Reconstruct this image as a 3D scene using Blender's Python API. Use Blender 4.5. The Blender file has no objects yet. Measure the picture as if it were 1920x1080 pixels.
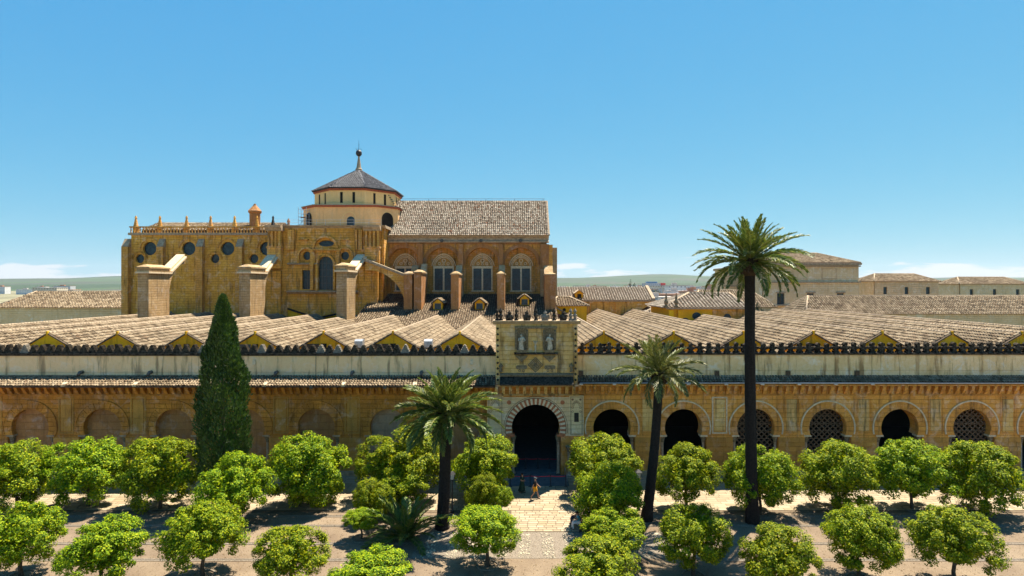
import bpy, bmesh, math, random
import numpy as np
from mathutils import Vector, Matrix, Euler

random.seed(7); rng = np.random.default_rng(7)
S = bpy.context.scene; C = S.collection
R = math.radians

# ------------------------------------------------------------------ camera, sky, sun, exposure
F, PX0, PY0, H = 1100.0, 972.0, 535.0, 17.8          # focal in photo pixels, vanishing point, eye height
cam_d = bpy.data.cameras.new('camera'); cam = bpy.data.objects.new('camera', cam_d); C.objects.link(cam)
cam.location = (0, 0, H); cam.rotation_euler = (R(90), 0, 0)
cam_d.sensor_width = 36; cam_d.lens = F / 1920 * 36
cam_d.shift_x = (960 - PX0) / 1920; cam_d.shift_y = (PY0 - 540) / 1920
cam_d.clip_start = 0.5; cam_d.clip_end = 40000
S.camera = cam

SKY_RESP = ((.47, .93), (1.78, .44), (4.0, .12))
SUN_EL, SUN_AZ = R(64.5), R(36)                         # azimuth from +Y towards +X
sv = Vector((math.sin(SUN_AZ) * math.cos(SUN_EL), math.cos(SUN_AZ) * math.cos(SUN_EL), math.sin(SUN_EL)))
W = bpy.data.worlds.new('World'); S.world = W; W.use_nodes = True
nt = W.node_tree; nt.nodes.clear()
out = nt.nodes.new('ShaderNodeOutputWorld'); bg = nt.nodes.new('ShaderNodeBackground')
sky = nt.nodes.new('ShaderNodeTexSky'); sky.sky_type = 'NISHITA'; sky.sun_disc = False
sky.sun_elevation = SUN_EL; sky.sun_rotation = SUN_AZ
sky.air_density = 0.8; sky.dust_density = 0.05; sky.ozone_density = 1.2; sky.altitude = 600
bg.inputs['Strength'].default_value = 0.058
# low cumulus along the horizon, mixed into the sky
tc = nt.nodes.new('ShaderNodeTexCoord'); sep = nt.nodes.new('ShaderNodeSeparateXYZ')
nt.links.new(tc.outputs['Generated'], sep.inputs[0])
mp = nt.nodes.new('ShaderNodeMapping'); mp.inputs['Scale'].default_value = (9, 9, 48)
nt.links.new(tc.outputs['Generated'], mp.inputs[0])
no = nt.nodes.new('ShaderNodeTexNoise'); no.inputs['Scale'].default_value = 1.0; no.inputs['Detail'].default_value = 7
no.inputs['Roughness'].default_value = 0.58
nt.links.new(mp.outputs[0], no.inputs['Vector'])
def wmath(op, a, b=None, clamp=False):
    n = nt.nodes.new('ShaderNodeMath'); n.operation = op; n.use_clamp = clamp
    for i, x in enumerate((a, b)):
        if x is None: continue
        if isinstance(x, (int, float)): n.inputs[i].default_value = x
        else: nt.links.new(x, n.inputs[i])
    return n.outputs[0]
fall = wmath('MULTIPLY', wmath('SUBTRACT', sep.outputs['Z'], 0.004), 5.0)       # thins out with height
dens = wmath('MULTIPLY', wmath('SUBTRACT', wmath('SUBTRACT', no.outputs['Fac'], fall), 0.43), 14.0, True)
dens = wmath('MULTIPLY', dens, 0.85)
mixc = nt.nodes.new('ShaderNodeMix'); mixc.data_type = 'RGBA'
nt.links.new(dens, mixc.inputs['Factor'])
ssep = nt.nodes.new('ShaderNodeSeparateColor'); nt.links.new(sky.outputs[0], ssep.inputs[0])   # film-like response of the sky, even over the whole dome
scomb = nt.nodes.new('ShaderNodeCombineColor')
for i, (kk, pw) in enumerate(SKY_RESP): nt.links.new(wmath('MULTIPLY', wmath('POWER', ssep.outputs[i], pw), kk), scomb.inputs[i])
nt.links.new(scomb.outputs[0], mixc.inputs[6]); mixc.inputs[7].default_value = (5.3, 5.5, 5.7, 1)
nt.links.new(mixc.outputs[2], bg.inputs['Color']); nt.links.new(bg.outputs[0], out.inputs['Surface'])

sun_d = bpy.data.lights.new('sun', 'SUN'); sun_d.energy = 5.0; sun_d.angle = R(0.5); sun_d.color = (1.0, 0.90, 0.75)
sun = bpy.data.objects.new('sun', sun_d); C.objects.link(sun); sun.location = (60, 90, 140)
sun.rotation_euler = sv.to_track_quat('Z', 'Y').to_euler()
S.view_settings.view_transform = 'Standard'; S.view_settings.look = 'None'
S.view_settings.exposure = 1.52; S.view_settings.gamma = 1.0; S.view_settings.use_curve_mapping = False
S.cycles.max_bounces = 6; S.cycles.diffuse_bounces = 4; S.cycles.transparent_max_bounces = 8
S.cycles.use_denoising = True

# ------------------------------------------------------------------ helpers
def P(px, py, Y):                                     # photo pixel at depth Y -> world
    return ((px - PX0) * Y / F, Y, H - (py - PY0) * Y / F)
def XA(px, Y): return (px - PX0) * Y / F
def ZA(py, Y): return H - (py - PY0) * Y / F
def lin(r, g, b):
    f = lambda c: (c / 255 / 12.92) if c <= 10 else ((c / 255 + 0.055) / 1.055) ** 2.4
    return (f(r), f(g), f(b))

class MB:
    def __init__(s): s.v = []; s.f = []
    def add(s, vs, fs):
        o = len(s.v); s.v += [tuple(v) for v in vs]; s.f += [tuple(o + i for i in f) for f in fs]; return s
    def box(s, x0, x1, y0, y1, z0, z1):
        return s.add([(x0,y0,z0),(x1,y0,z0),(x1,y1,z0),(x0,y1,z0),(x0,y0,z1),(x1,y0,z1),(x1,y1,z1),(x0,y1,z1)],
                     [(0,3,2,1),(4,5,6,7),(0,1,5,4),(1,2,6,5),(2,3,7,6),(3,0,4,7)])
    def prism(s, poly, axis, a, b):                   # polygon extruded along an axis; poly coords are the two other axes in order
        def mk(p, t):
            return (t, p[0], p[1]) if axis == 'x' else (p[0], t, p[1]) if axis == 'y' else (p[0], p[1], t)
        n = len(poly)
        return s.add([mk(p, a) for p in poly] + [mk(p, b) for p in poly],
                     [tuple(range(n)), tuple(range(2*n-1, n-1, -1))] + [(i, (i+1) % n, n+(i+1) % n, n+i) for i in range(n)])
    def tube(s, pts, rad, seg=8, cap=True):
        pts = [Vector(p) for p in pts]; n = len(pts)
        if isinstance(rad, (int, float)): rad = [rad] * n
        vs = []; fs = []
        t0 = (pts[1] - pts[0]).normalized(); up = Vector((0,0,1)) if abs(t0.z) < .9 else Vector((1,0,0))
        a = t0.cross(up).normalized()
        for i, p in enumerate(pts):
            t = (pts[min(i+1, n-1)] - pts[max(i-1, 0)]).normalized()
            a = (a - t * a.dot(t)).normalized(); b = t.cross(a)
            for k in range(seg):
                an = 2*math.pi*k/seg; vs.append(p + (a*math.cos(an) + b*math.sin(an)) * rad[i])
        for i in range(n-1):
            for k in range(seg):
                k2 = (k+1) % seg; fs.append((i*seg+k, i*seg+k2, (i+1)*seg+k2, (i+1)*seg+k))
        if cap: fs += [tuple(range(seg-1, -1, -1)), tuple(range((n-1)*seg, n*seg))]
        return s.add(vs, fs)
    def lathe(s, cx, cy, prof, seg=12, rot=0.0, sx=1.0, sy=1.0):
        vs = []; fs = []; n = len(prof)
        for r, z in prof:
            for k in range(seg):
                an = rot + 2*math.pi*k/seg; vs.append((cx + sx*r*math.cos(an), cy + sy*r*math.sin(an), z))
        for i in range(n-1):
            for k in range(seg):
                k2 = (k+1) % seg; fs.append((i*seg+k, i*seg+k2, (i+1)*seg+k2, (i+1)*seg+k))
        fs += [tuple(range(seg-1, -1, -1)), tuple(range((n-1)*seg, n*seg))]
        return s.add(vs, fs)
    def ball(s, c, rx, ry=None, rz=None, seg=10, rings=6):
        ry = ry or rx; rz = rz or rx
        vs = [(c[0], c[1], c[2]-rz)]; fs = []
        for i in range(1, rings):
            th = math.pi*i/rings - math.pi/2
            for k in range(seg):
                an = 2*math.pi*k/seg; vs.append((c[0]+rx*math.cos(th)*math.cos(an), c[1]+ry*math.cos(th)*math.sin(an), c[2]+rz*math.sin(th)))
        vs.append((c[0], c[1], c[2]+rz)); top = len(vs)-1
        for k in range(seg): fs.append((0, 1+(k+1) % seg, 1+k)); fs.append((top, 1+(rings-2)*seg+k, 1+(rings-2)*seg+(k+1) % seg))
        for i in range(rings-2):
            for k in range(seg):
                k2 = (k+1) % seg; fs.append((1+i*seg+k, 1+i*seg+k2, 1+(i+1)*seg+k2, 1+(i+1)*seg+k))
        return s.add(vs, fs)
    def ring(s, cx, cz, r0, r1, a0, a1, y0, y1, n=24):  # flat arch ring in the XZ plane, angles from +X, degrees
        inn = [(cx + r0*math.cos(R(a0+(a1-a0)*i/n)), cz + r0*math.sin(R(a0+(a1-a0)*i/n))) for i in range(n+1)]
        ou = [(cx + r1*math.cos(R(a0+(a1-a0)*i/n)), cz + r1*math.sin(R(a0+(a1-a0)*i/n))) for i in range(n+1)]
        for i in range(n): s.prism([inn[i], ou[i], ou[i+1], inn[i+1]], 'y', y0, y1)
        return s
    def mesh(s, name, smooth=False):
        me = bpy.data.meshes.new(name); me.from_pydata(s.v, [], s.f)
        if smooth: me.polygons.foreach_set('use_smooth', [True]*len(me.polygons))
        me.update(); return me

WL = {}                                               # world location of each object
def wl(o): return WL.get(o.name, Vector((0,0,0)))
def put(o, loc, parent):
    C.objects.link(o); loc = Vector(loc); WL[o.name] = loc
    if parent is not None: o.parent = parent; o.location = loc - wl(parent)
    else: o.location = loc
    return o
def tag(o, label=None, cat=None, group=None, kind=None):
    if label: o['label'] = label
    if cat: o['category'] = cat
    if group: o['group'] = group
    if kind: o['kind'] = kind
    return o
def empty(name, loc, label, cat, group=None):
    o = bpy.data.objects.new(name, None); o.empty_display_size = .3
    put(o, loc, None); return tag(o, label, cat, group)
def build(mb, name, mat, parent=None, smooth=False, kind=None):   # geometry given in world coordinates
    a = np.array(mb.v); lo, hi = a.min(0), a.max(0)
    org = np.array([(lo[0]+hi[0])/2, (lo[1]+hi[1])/2, lo[2]])
    mb.v = [tuple(x) for x in (a - org)]
    me = mb.mesh(name, smooth); me.materials.append(mat)
    o = bpy.data.objects.new(name, me); put(o, org, parent)
    if kind: o['kind'] = kind
    return o
def inst(name, me, loc, parent, rot=(0,0,0), sc=(1,1,1), mat=None):
    o = bpy.data.objects.new(name, me); put(o, loc, parent)
    o.rotation_euler = rot; o.scale = sc
    if mat is not None: o.material_slots[0].link = 'OBJECT'; o.material_slots[0].material = mat
    return o

# ------------------------------------------------------------------ materials
def newmat(name):
    m = bpy.data.materials.new(name); m.use_nodes = True
    t = m.node_tree; b = t.nodes['Principled BSDF']; return m, t, b
def N(t, kind, **kw):
    n = t.nodes.new('ShaderNode' + kind)
    for k, v in kw.items():
        if k in n.inputs: n.inputs[k].default_value = v
        else: setattr(n, k, v)
    return n
def ramp(t, fac, stops):
    r = t.nodes.new('ShaderNodeValToRGB'); t.links.new(fac, r.inputs[0]); e = r.color_ramp.elements
    while len(e) < len(stops): e.new(0.5)
    for el, (p, c) in zip(e, stops): el.position = p; el.color = (*c[:3], 1)
    return r.outputs[0]
def mix(t, fac, a, b, mode='MIX'):
    m = t.nodes.new('ShaderNodeMix'); m.data_type = 'RGBA'; m.blend_type = mode
    for i, x in ((0, fac), (6, a), (7, b)):
        if isinstance(x, (int, float)): m.inputs[i].default_value = x
        elif isinstance(x, tuple): m.inputs[i].default_value = (*x[:3], 1)
        else: t.links.new(x, m.inputs[i])
    return m.outputs[2]
def wallvec(t, k=1.0):                                # world position unrolled on axis-aligned walls
    g = N(t, 'NewGeometry'); s = N(t, 'SeparateXYZ'); t.links.new(g.outputs['Position'], s.inputs[0])
    a = N(t, 'Math', operation='ADD'); t.links.new(s.outputs[0], a.inputs[0]); t.links.new(s.outputs[1], a.inputs[1])
    c = N(t, 'CombineXYZ'); t.links.new(a.outputs[0], c.inputs[0]); t.links.new(s.outputs[2], c.inputs[1])
    return g.outputs['Position'], c.outputs[0]
def noise(t, vec, scale, detail=4, rough=.55, dist=0.0):
    n = N(t, 'TexNoise', Scale=scale, Detail=detail, Roughness=rough, Distortion=dist); t.links.new(vec, n.inputs['Vector']); return n.outputs['Fac']
def bump(t, b, h, strength=.4, dist=.03):
    n = N(t, 'Bump', Strength=strength, Distance=dist); t.links.new(h, n.inputs['Height']); t.links.new(n.outputs[0], b.inputs['Normal'])

def stone(name, c1, c2, dark, bw=.9, bh=.38, joint=.55, stain=.5, pat=.6, rough=.9, mortar=.018, grime=(.03,.026,.018), bleach=.6):
    m, t, b = newmat(name); pos, wv = wallvec(t)
    br = N(t, 'TexBrick', Scale=1.0); br.inputs['Brick Width'].default_value = bw; br.inputs['Row Height'].default_value = bh
    br.inputs['Mortar Size'].default_value = mortar; br.inputs['Mortar Smooth'].default_value = .3; br.inputs['Bias'].default_value = 0
    br.inputs['Color1'].default_value = (*c1, 1); br.inputs['Color2'].default_value = (*c2, 1)
    br.inputs['Mortar'].default_value = (*[x*(1-joint) for x in c1], 1)
    wob = N(t, 'VectorMath', operation='MULTIPLY_ADD'); nz = N(t, 'TexNoise', Scale=1.7, Detail=2); t.links.new(pos, nz.inputs['Vector'])
    t.links.new(nz.outputs['Color'], wob.inputs[0]); wob.inputs[1].default_value = (.05,.05,.05); t.links.new(wv, wob.inputs[2])
    t.links.new(wob.outputs[0], br.inputs['Vector'])
    big = noise(t, pos, .55, 5, .6)
    col = mix(t, ramp(t, big, [(.38,(0,0,0)),(.66,(1,1,1))]), br.outputs['Color'], c2 if pat else c1)
    col = mix(t, pat, br.outputs['Color'], col)
    pal = noise(t, pos, .9, 6, .68, .6)                # bleached, scoured patches
    kp = N(t, 'Math', operation='MULTIPLY'); t.links.new(ramp(t, pal, [(.52,(0,0,0)),(.68,(1,1,1))]), kp.inputs[0]); kp.inputs[1].default_value = bleach
    lum = sum(c1)/3; col = mix(t, kp.outputs[0], col, tuple(min(.85, x*.55+lum*.95) for x in c1))
    dk_ = noise(t, pos, .28, 5, .6, .4); col = mix(t, ramp(t, dk_, [(.46,(0,0,0)),(.7,(.6,.6,.6))]), col, dark)
    med = noise(t, pos, 3.2, 6, .65)
    col = mix(t, ramp(t, med, [(.45,(0,0,0)),(.72,(.55,.55,.55))]), col, dark)
    mpn = N(t, 'Mapping'); mpn.inputs['Scale'].default_value = (2.2, 2.2, .25); t.links.new(pos, mpn.inputs[0])
    stn = noise(t, mpn.outputs[0], 1.0, 6, .62)
    k = N(t, 'Math', operation='MULTIPLY'); t.links.new(ramp(t, stn, [(.52,(0,0,0)),(.66,(1,1,1))]), k.inputs[0]); k.inputs[1].default_value = stain
    col = mix(t, k.outputs[0], col, grime)
    rnd = N(t, 'ObjectInfo'); col = mix(t, .22, col, ramp(t, rnd.outputs['Random'], [(0,(.25,.25,.25)),(1,(.9,.86,.8))]), 'OVERLAY')
    t.links.new(col, b.inputs['Base Color']); b.inputs['Roughness'].default_value = rough; b.inputs['Specular IOR Level'].default_value = .2
    fine = noise(t, pos, 9, 6, .7)
    hh = N(t, 'Math', operation='MULTIPLY_ADD'); t.links.new(br.outputs['Fac'], hh.inputs[0]); hh.inputs[1].default_value = -1.0; t.links.new(fine, hh.inputs[2])
    bump(t, b, hh.outputs[0], .9, .07); return m

def flat(name, c, rough=.7, var=.25, scale=6, metal=0.0, spec=.3, bmp=.2, c2=None):
    m, t, b = newmat(name); g = N(t, 'NewGeometry'); n = noise(t, g.outputs['Position'], scale, 5, .6)
    lo = tuple(x*(1-var) for x in c); hi = c2 or tuple(min(1, x*(1+var)) for x in c)
    t.links.new(ramp(t, n, [(.35, lo), (.65, hi)]), b.inputs['Base Color'])
    b.inputs['Roughness'].default_value = rough; b.inputs['Metallic'].default_value = metal; b.inputs['Specular IOR Level'].default_value = spec
    if bmp: bump(t, b, n, bmp, .02)
    return m

def tilemat(name, stops, rough=.9, lich=.35, lcol=(.10,.09,.075)):
    m, t, b = newmat(name); g = N(t, 'NewGeometry')
    col = ramp(t, g.outputs['Random Per Island'], stops)
    n1 = noise(t, g.outputs['Position'], .5, 4, .6); n2 = noise(t, g.outputs['Position'], 5, 4, .7)
    col = mix(t, ramp(t, n1, [(.4,(0,0,0)),(.7,(.5,.5,.5))]), col, stops[len(stops)//2][1])
    n3 = noise(t, g.outputs['Position'], .16, 6, .7, .5); col = mix(t, ramp(t, n3, [(.47,(0,0,0)),(.66,(.55,.55,.55))]), col, tuple(x*.45 for x in stops[1][1]))
    k = N(t, 'Math', operation='MULTIPLY'); t.links.new(ramp(t, n2, [(.5,(0,0,0)),(.68,(1,1,1))]), k.inputs[0]); k.inputs[1].default_value = lich
    col = mix(t, k.outputs[0], col, lcol)
    t.links.new(col, b.inputs['Base Color']); b.inputs['Roughness'].default_value = rough; b.inputs['Specular IOR Level'].default_value = .15
    bump(t, b, n2, .3, .02); return m

M = {}
M['facade'] = stone('weathered_golden_stone', (0.685,0.293,0.049), (0.533,0.216,0.034), (0.305,0.126,0.024), .95, .42, .6, .5)
M['facade_r'] = stone('golden_ashlar', (0.779,0.356,0.074), (0.654,0.285,0.055), (0.427,0.179,0.039), .95, .42, .5, .5)
M['infill'] = stone('brown_plaster_infill', (0.458,0.219,0.078), (0.37,0.174,0.06), (0.229,0.11,0.041), 1.6, .7, .12, .3, .8)
M['infill_pale'] = stone('pinkish_plaster_infill', (.47,.31,.20), (.41,.265,.165), (.27,.17,.10), 1.8, .8, .08, .3, .8)
M['pale_choir'] = flat('pale_window_stone', (.72,.54,.32), .85, .25, 5)
M['block'] = stone('ashlar_block_stone', (0.632,0.327,0.072), (0.506,0.253,0.055), (0.343,0.164,0.038), 3.1, 2.7, .1, .25)
M['portal'] = stone('carved_yellow_limestone', (0.654,0.369,0.099), (0.768,0.491,0.197), (0.428,0.227,0.053), 1.0, .42, .14, .7, bleach=.85)
M['transept'] = stone('ochre_transept_stone', (0.814,0.412,0.068), (0.684,0.33,0.053), (0.406,0.185,0.032), .95, .42, .65, .6)
M['choir'] = stone('choir_ashlar', (0.784,0.407,0.092), (0.662,0.329,0.068), (0.433,0.209,0.043), .85, .38, .65, .6)
M['brick'] = stone('brown_brickwork', (0.543,0.259,0.093), (0.47,0.218,0.074), (0.314,0.138,0.046), .42, .16, .45, .35)
M['pier'] = stone('pale_pier_masonry', (0.475,0.336,0.179), (0.422,0.286,0.14), (0.29,0.185,0.086), .8, .36, .5, .3)
M['cornice'] = flat('grey_cornice_stone', (.36,.265,.165), .85, .3, 2.5)
M['whitewash'] = stone('stained_whitewash', (0.92,0.671,0.364), (0.914,0.599,0.315), (0.783,0.497,0.25), 4.0, 2.4, .06, .75, .8, grime=(.20,.14,.075), bleach=.3)
M['wornwash'] = stone('worn_whitewash', (0.894,0.628,0.344), (0.789,0.533,0.277), (0.657,0.383,0.143), 3.0, 1.4, .08, .85, .9, grime=(.22,.135,.055), bleach=.5)
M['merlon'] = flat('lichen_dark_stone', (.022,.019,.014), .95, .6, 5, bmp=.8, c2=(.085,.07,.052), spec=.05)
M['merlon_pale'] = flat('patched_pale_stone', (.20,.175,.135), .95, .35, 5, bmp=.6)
M['yellow'] = stone('mustard_limewash', (0.929,0.474,0.015), (0.864,0.422,0.013), (0.67,0.309,0.014), 6, 4, .03, .45, .8, grime=(.12,.07,.02), bleach=.08)
M['orange'] = stone('bright_ochre_limewash', (.86,.43,.02), (.80,.39,.015), (.66,.31,.02), 6, 4, .03, .12, .8, grime=(.16,.09,.02), bleach=.08)
M['dome_wall'] = stone('peach_limewash', (0.935,0.572,0.25), (0.89,0.53,0.22), (0.757,0.435,0.17), 6, 4, .04, .18, .8, grime=(.22,.15,.09), bleach=.12)
M['red_trim'] = flat('red_painted_trim', (.36,.09,.04), .8, .25, 4)
M['cream'] = stone('cream_alfiz_plaster', (0.799,0.582,0.336), (0.734,0.533,0.295), (0.605,0.417,0.213), .9, .4, .12, .2, .6, grime=(.2,.15,.09))
M['white_trim'] = flat('pale_limestone_trim', (.60,.47,.30), .8, .2, 4)
M['red_brick'] = flat('red_voussoir_brick', (.42,.15,.065), .9, .3, 8)
M['cream_stone'] = flat('cream_voussoir_stone', (.70,.57,.38), .85, .2, 6)
M['brown_line'] = flat('brown_inlay', (.20,.10,.06), .85, .25, 6)
M['grey_relief'] = flat('grey_carved_stone', (.20,.15,.085), .9, .45, 7, bmp=.9)
M['statue'] = flat('white_marble', (.50,.41,.29), .8, .25, 7, bmp=.4)
M['marble'] = flat('pale_marble_shaft', (.36,.28,.19), .55, .25, 5)
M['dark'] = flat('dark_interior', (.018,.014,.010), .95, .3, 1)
M['hallfloor'] = flat('blue_grey_matting', (.075,.095,.105), .85, .2, 2.2, bmp=.1)
M['iron'] = flat('black_iron', (.018,.018,.018), .5, .3, 9, spec=.5)
M['steel'] = flat('galvanised_steel', (.42,.43,.44), .4, .2, 7, metal=.7)
M['lead'] = flat('dull_lead', (.09,.085,.075), .6, .3, 5)
M['redtape'] = flat('red_belt', (.45,.015,.03), .6, .1, 5)
M['lamp_glass'] = flat('frosted_lamp_glass', (.55,.53,.47), .3, .1, 5)
warm = [(0,(.075,.050,.028)), (.2,(.17,.122,.072)), (.5,(.26,.195,.120)), (.82,(.345,.27,.178)), (1,(.15,.092,.050))]
M['tile'] = tilemat('sunbleached_roof_tile', warm)
M['tile_c'] = tilemat('mottled_roof_tile', [(0,(.12,.08,.052)), (.25,(.25,.195,.14)), (.55,(.34,.285,.215)), (.85,(.44,.38,.30)), (1,(.20,.095,.05))], lich=.35)
M['tile_g'] = tilemat('grey_roof_tile', [(0,(.15,.125,.095)), (.4,(.28,.235,.18)), (.7,(.37,.32,.255)), (1,(.20,.15,.105))], lich=.45)
M['tile_d'] = tilemat('blue_black_glazed_tile', [(0,(.035,.037,.045)), (.5,(.075,.078,.09)), (.85,(.13,.13,.145)), (1,(.05,.05,.06))], rough=.6, lich=.2)
M['pan'] = flat('shadowed_pan_tile', (.075,.05,.032), .95, .4, 4)
M['pan_d'] = flat('dark_pan_tile', (.03,.03,.034), .9, .3, 4)
M['ridge'] = flat('ridge_mortar', (.32,.245,.165), .95, .35, 4)
M['verge'] = flat('dark_verge_tile', (.10,.07,.045), .95, .4, 5)
M['wood'] = flat('weathered_timber', (.10,.062,.035), .8, .3, 6)

def glassmat():
    m, t, b = newmat('leaded_window_glass'); pos, wv = wallvec(t)
    n = noise(t, pos, 2.5, 3, .6)
    t.links.new(ramp(t, n, [(.35,(.006,.018,.024)), (.7,(.022,.06,.075))]), b.inputs['Base Color'])
    b.inputs['Roughness'].default_value = .3; b.inputs['Specular IOR Level'].default_value = .4; bump(t, b, n, .4, .03); return m
M['glass'] = glassmat()

def leafmat(name, stops, trans=.25, rough=.45, spec=.4):
    m, t, b = newmat(name); g = N(t, 'NewGeometry'); oi = N(t, 'ObjectInfo')
    col = ramp(t, g.outputs['Random Per Island'], stops)
    hsv = N(t, 'HueSaturation'); t.links.new(col, hsv.inputs['Color'])
    mr = N(t, 'MapRange'); t.links.new(oi.outputs['Random'], mr.inputs[0]); mr.inputs[3].default_value = .95; mr.inputs[4].default_value = 1.22
    t.links.new(mr.outputs[0], hsv.inputs['Value'])
    mr2 = N(t, 'MapRange'); t.links.new(oi.outputs['Random'], mr2.inputs[0]); mr2.inputs[3].default_value = .485; mr2.inputs[4].default_value = .51
    t.links.new(mr2.outputs[0], hsv.inputs['Hue'])
    t.links.new(hsv.outputs[0], b.inputs['Base Color']); b.inputs['Roughness'].default_value = rough; b.inputs['Specular IOR Level'].default_value = spec
    tr = N(t, 'BsdfTranslucent'); mx = N(t, 'MixShader'); mx.inputs[0].default_value = trans
    t.links.new(hsv.outputs[0], tr.inputs['Color'])
    t.links.new(b.outputs[0], mx.inputs[1]); t.links.new(tr.outputs[0], mx.inputs[2])
    t.links.new(mx.outputs[0], t.nodes['Material Output'].inputs['Surface']); return m
M['orange_leaf'] = leafmat('orange_tree_leaf', [(0,(.035,.080,.005)), (.35,(.12,.20,.006)), (.7,(.25,.33,.007)), (1,(.43,.43,.008))], .42, .55, .12)
M['palm_leaf'] = leafmat('palm_leaflet', [(0,(.05,.09,.018)), (.5,(.105,.155,.026)), (1,(.22,.24,.03))], .25, .42, .3)
M['cypress_leaf'] = leafmat('cypress_spray', [(0,(.02,.05,.010)), (.6,(.045,.095,.014)), (1,(.10,.16,.02))], .15)
M['far_leaf'] = leafmat('distant_foliage', [(0,(.02,.035,.015)), (1,(.06,.075,.03))], .15)
M['bark'] = flat('palm_bark', (.016,.012,.009), .95, .5, 9, bmp=1.0)
M['obark'] = flat('orange_bark', (.085,.065,.045), .95, .35, 9, bmp=.8)
M['boot'] = flat('cut_frond_stubs', (.045,.03,.018), .95, .5, 12, bmp=1.0)
M['rachis'] = flat('frond_midrib', (.20,.19,.05), .5, .25, 3)

# ground materials
def groundmat():
    m, t, b = newmat('courtyard_soil'); g = N(t, 'NewGeometry'); p = g.outputs['Position']
    a = noise(t, p, .35, 6, .6); f = noise(t, p, 14, 5, .7)
    col = mix(t, ramp(t, a, [(.35,(0,0,0)),(.65,(1,1,1))]), (.15,.105,.065), (.24,.18,.115))
    col = mix(t, ramp(t, f, [(.45,(0,0,0)),(.7,(.8,.8,.8))]), col, (.08,.055,.035))
    t.links.new(col, b.inputs['Base Color']); b.inputs['Roughness'].default_value = 1; bump(t, b, f, .8, .06); return m
M['soil'] = groundmat()
def slabmat():
    m, t, b = newmat('limestone_paving'); g = N(t, 'NewGeometry'); oi = N(t, 'ObjectInfo')
    ad = N(t, 'Math', operation='ADD'); t.links.new(g.outputs['Random Per Island'], ad.inputs[0]); t.links.new(oi.outputs['Random'], ad.inputs[1])
    fr = N(t, 'Math', operation='FRACT'); t.links.new(ad.outputs[0], fr.inputs[0])
    col = ramp(t, fr.outputs[0], [(0,(.25,.195,.12)), (.4,(.31,.245,.158)), (.8,(.36,.295,.20)), (1,(.28,.21,.12))])
    n = noise(t, g.outputs['Position'], 1.2, 6, .65)
    col = mix(t, ramp(t, n, [(.45,(0,0,0)),(.72,(.45,.45,.45))]), col, (.20,.155,.10))
    t.links.new(col, b.inputs['Base Color']); b.inputs['Roughness'].default_value = .75; b.inputs['Specular IOR Level'].default_value = .25
    bump(t, b, noise(t, g.outputs['Position'], 12, 5, .6), .25, .02); return m
M['slab'] = slabmat()
M['joint'] = flat('sandy_joint', (.12,.09,.058), 1, .3, 5)
M['cobble'] = flat('grey_cobble', (.17,.14,.105), .9, .45, 12, bmp=.9)

# ------------------------------------------------------------------ shared generators
def tiles(name, P0, U, V, Wd, L, parent, mat, pitch=.27, course=.42, clip=None, jit=.016, rad=.44):
    P0 = np.array(P0, float); U = np.array(U, float); V = np.array(V, float); U /= np.linalg.norm(U); V /= np.linalg.norm(V)
    Nn = np.cross(U, V); Nn = Nn if Nn[2] > 0 else -Nn
    nc, nr = max(1, int(round(Wd/pitch))), max(1, int(round(L/course))); pu, pv = Wd/nc, L/nr
    I, J = np.meshgrid(np.arange(nc), np.arange(nr)); u = (I.ravel()+.5)*pu; v = J.ravel()*pv
    if clip is not None:
        k = clip(u, v + pv*.5); u, v = u[k], v[k]
    n = len(u)
    u = u + rng.normal(0, jit, n); v0 = v - .06 + rng.normal(0, jit*1.4, n); v1 = v + pv*1.06
    r0 = pu*rad*(1+rng.normal(0, .03, n)); r1 = r0*.84; h0 = .085 + rng.normal(0, .012, n); h1 = np.full(n, .005)
    vs = np.zeros((n, 8, 3)); ang = np.array([0, 60, 120, 180])*math.pi/180
    for e, (vv, rr, hh) in enumerate(((v0, r0, h0), (v1, r1, h1))):
        for k, a in enumerate(ang):
            vs[:, e*4+k, :] = P0 + (u + rr*math.cos(a))[:,None]*U + vv[:,None]*V + (hh + rr*.95*math.sin(a))[:,None]*Nn
    base = (np.arange(n)*8)[:,None]
    q = np.array([0,1,5,4, 1,2,6,5, 2,3,7,6])[None,:] + base
    me = bpy.data.meshes.new(name); me.vertices.add(n*8); org = vs.reshape(-1,3).min(0)
    me.vertices.foreach_set('co', (vs.reshape(-1,3)-org).astype(np.float32).ravel())
    me.loops.add(n*12); me.loops.foreach_set('vertex_index', q.ravel().astype(np.int32))
    me.polygons.add(n*3); me.polygons.foreach_set('loop_start', np.arange(0, n*12, 4, dtype=np.int32)); me.polygons.foreach_set('loop_total', np.full(n*3, 4, dtype=np.int32))
    me.polygons.foreach_set('use_smooth', np.ones(n*3, bool))
    me.update(); me.validate(); me.materials.append(mat)
    o = bpy.data.objects.new(name, me); put(o, org, parent); o['kind'] = 'stuff'; return o

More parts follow.
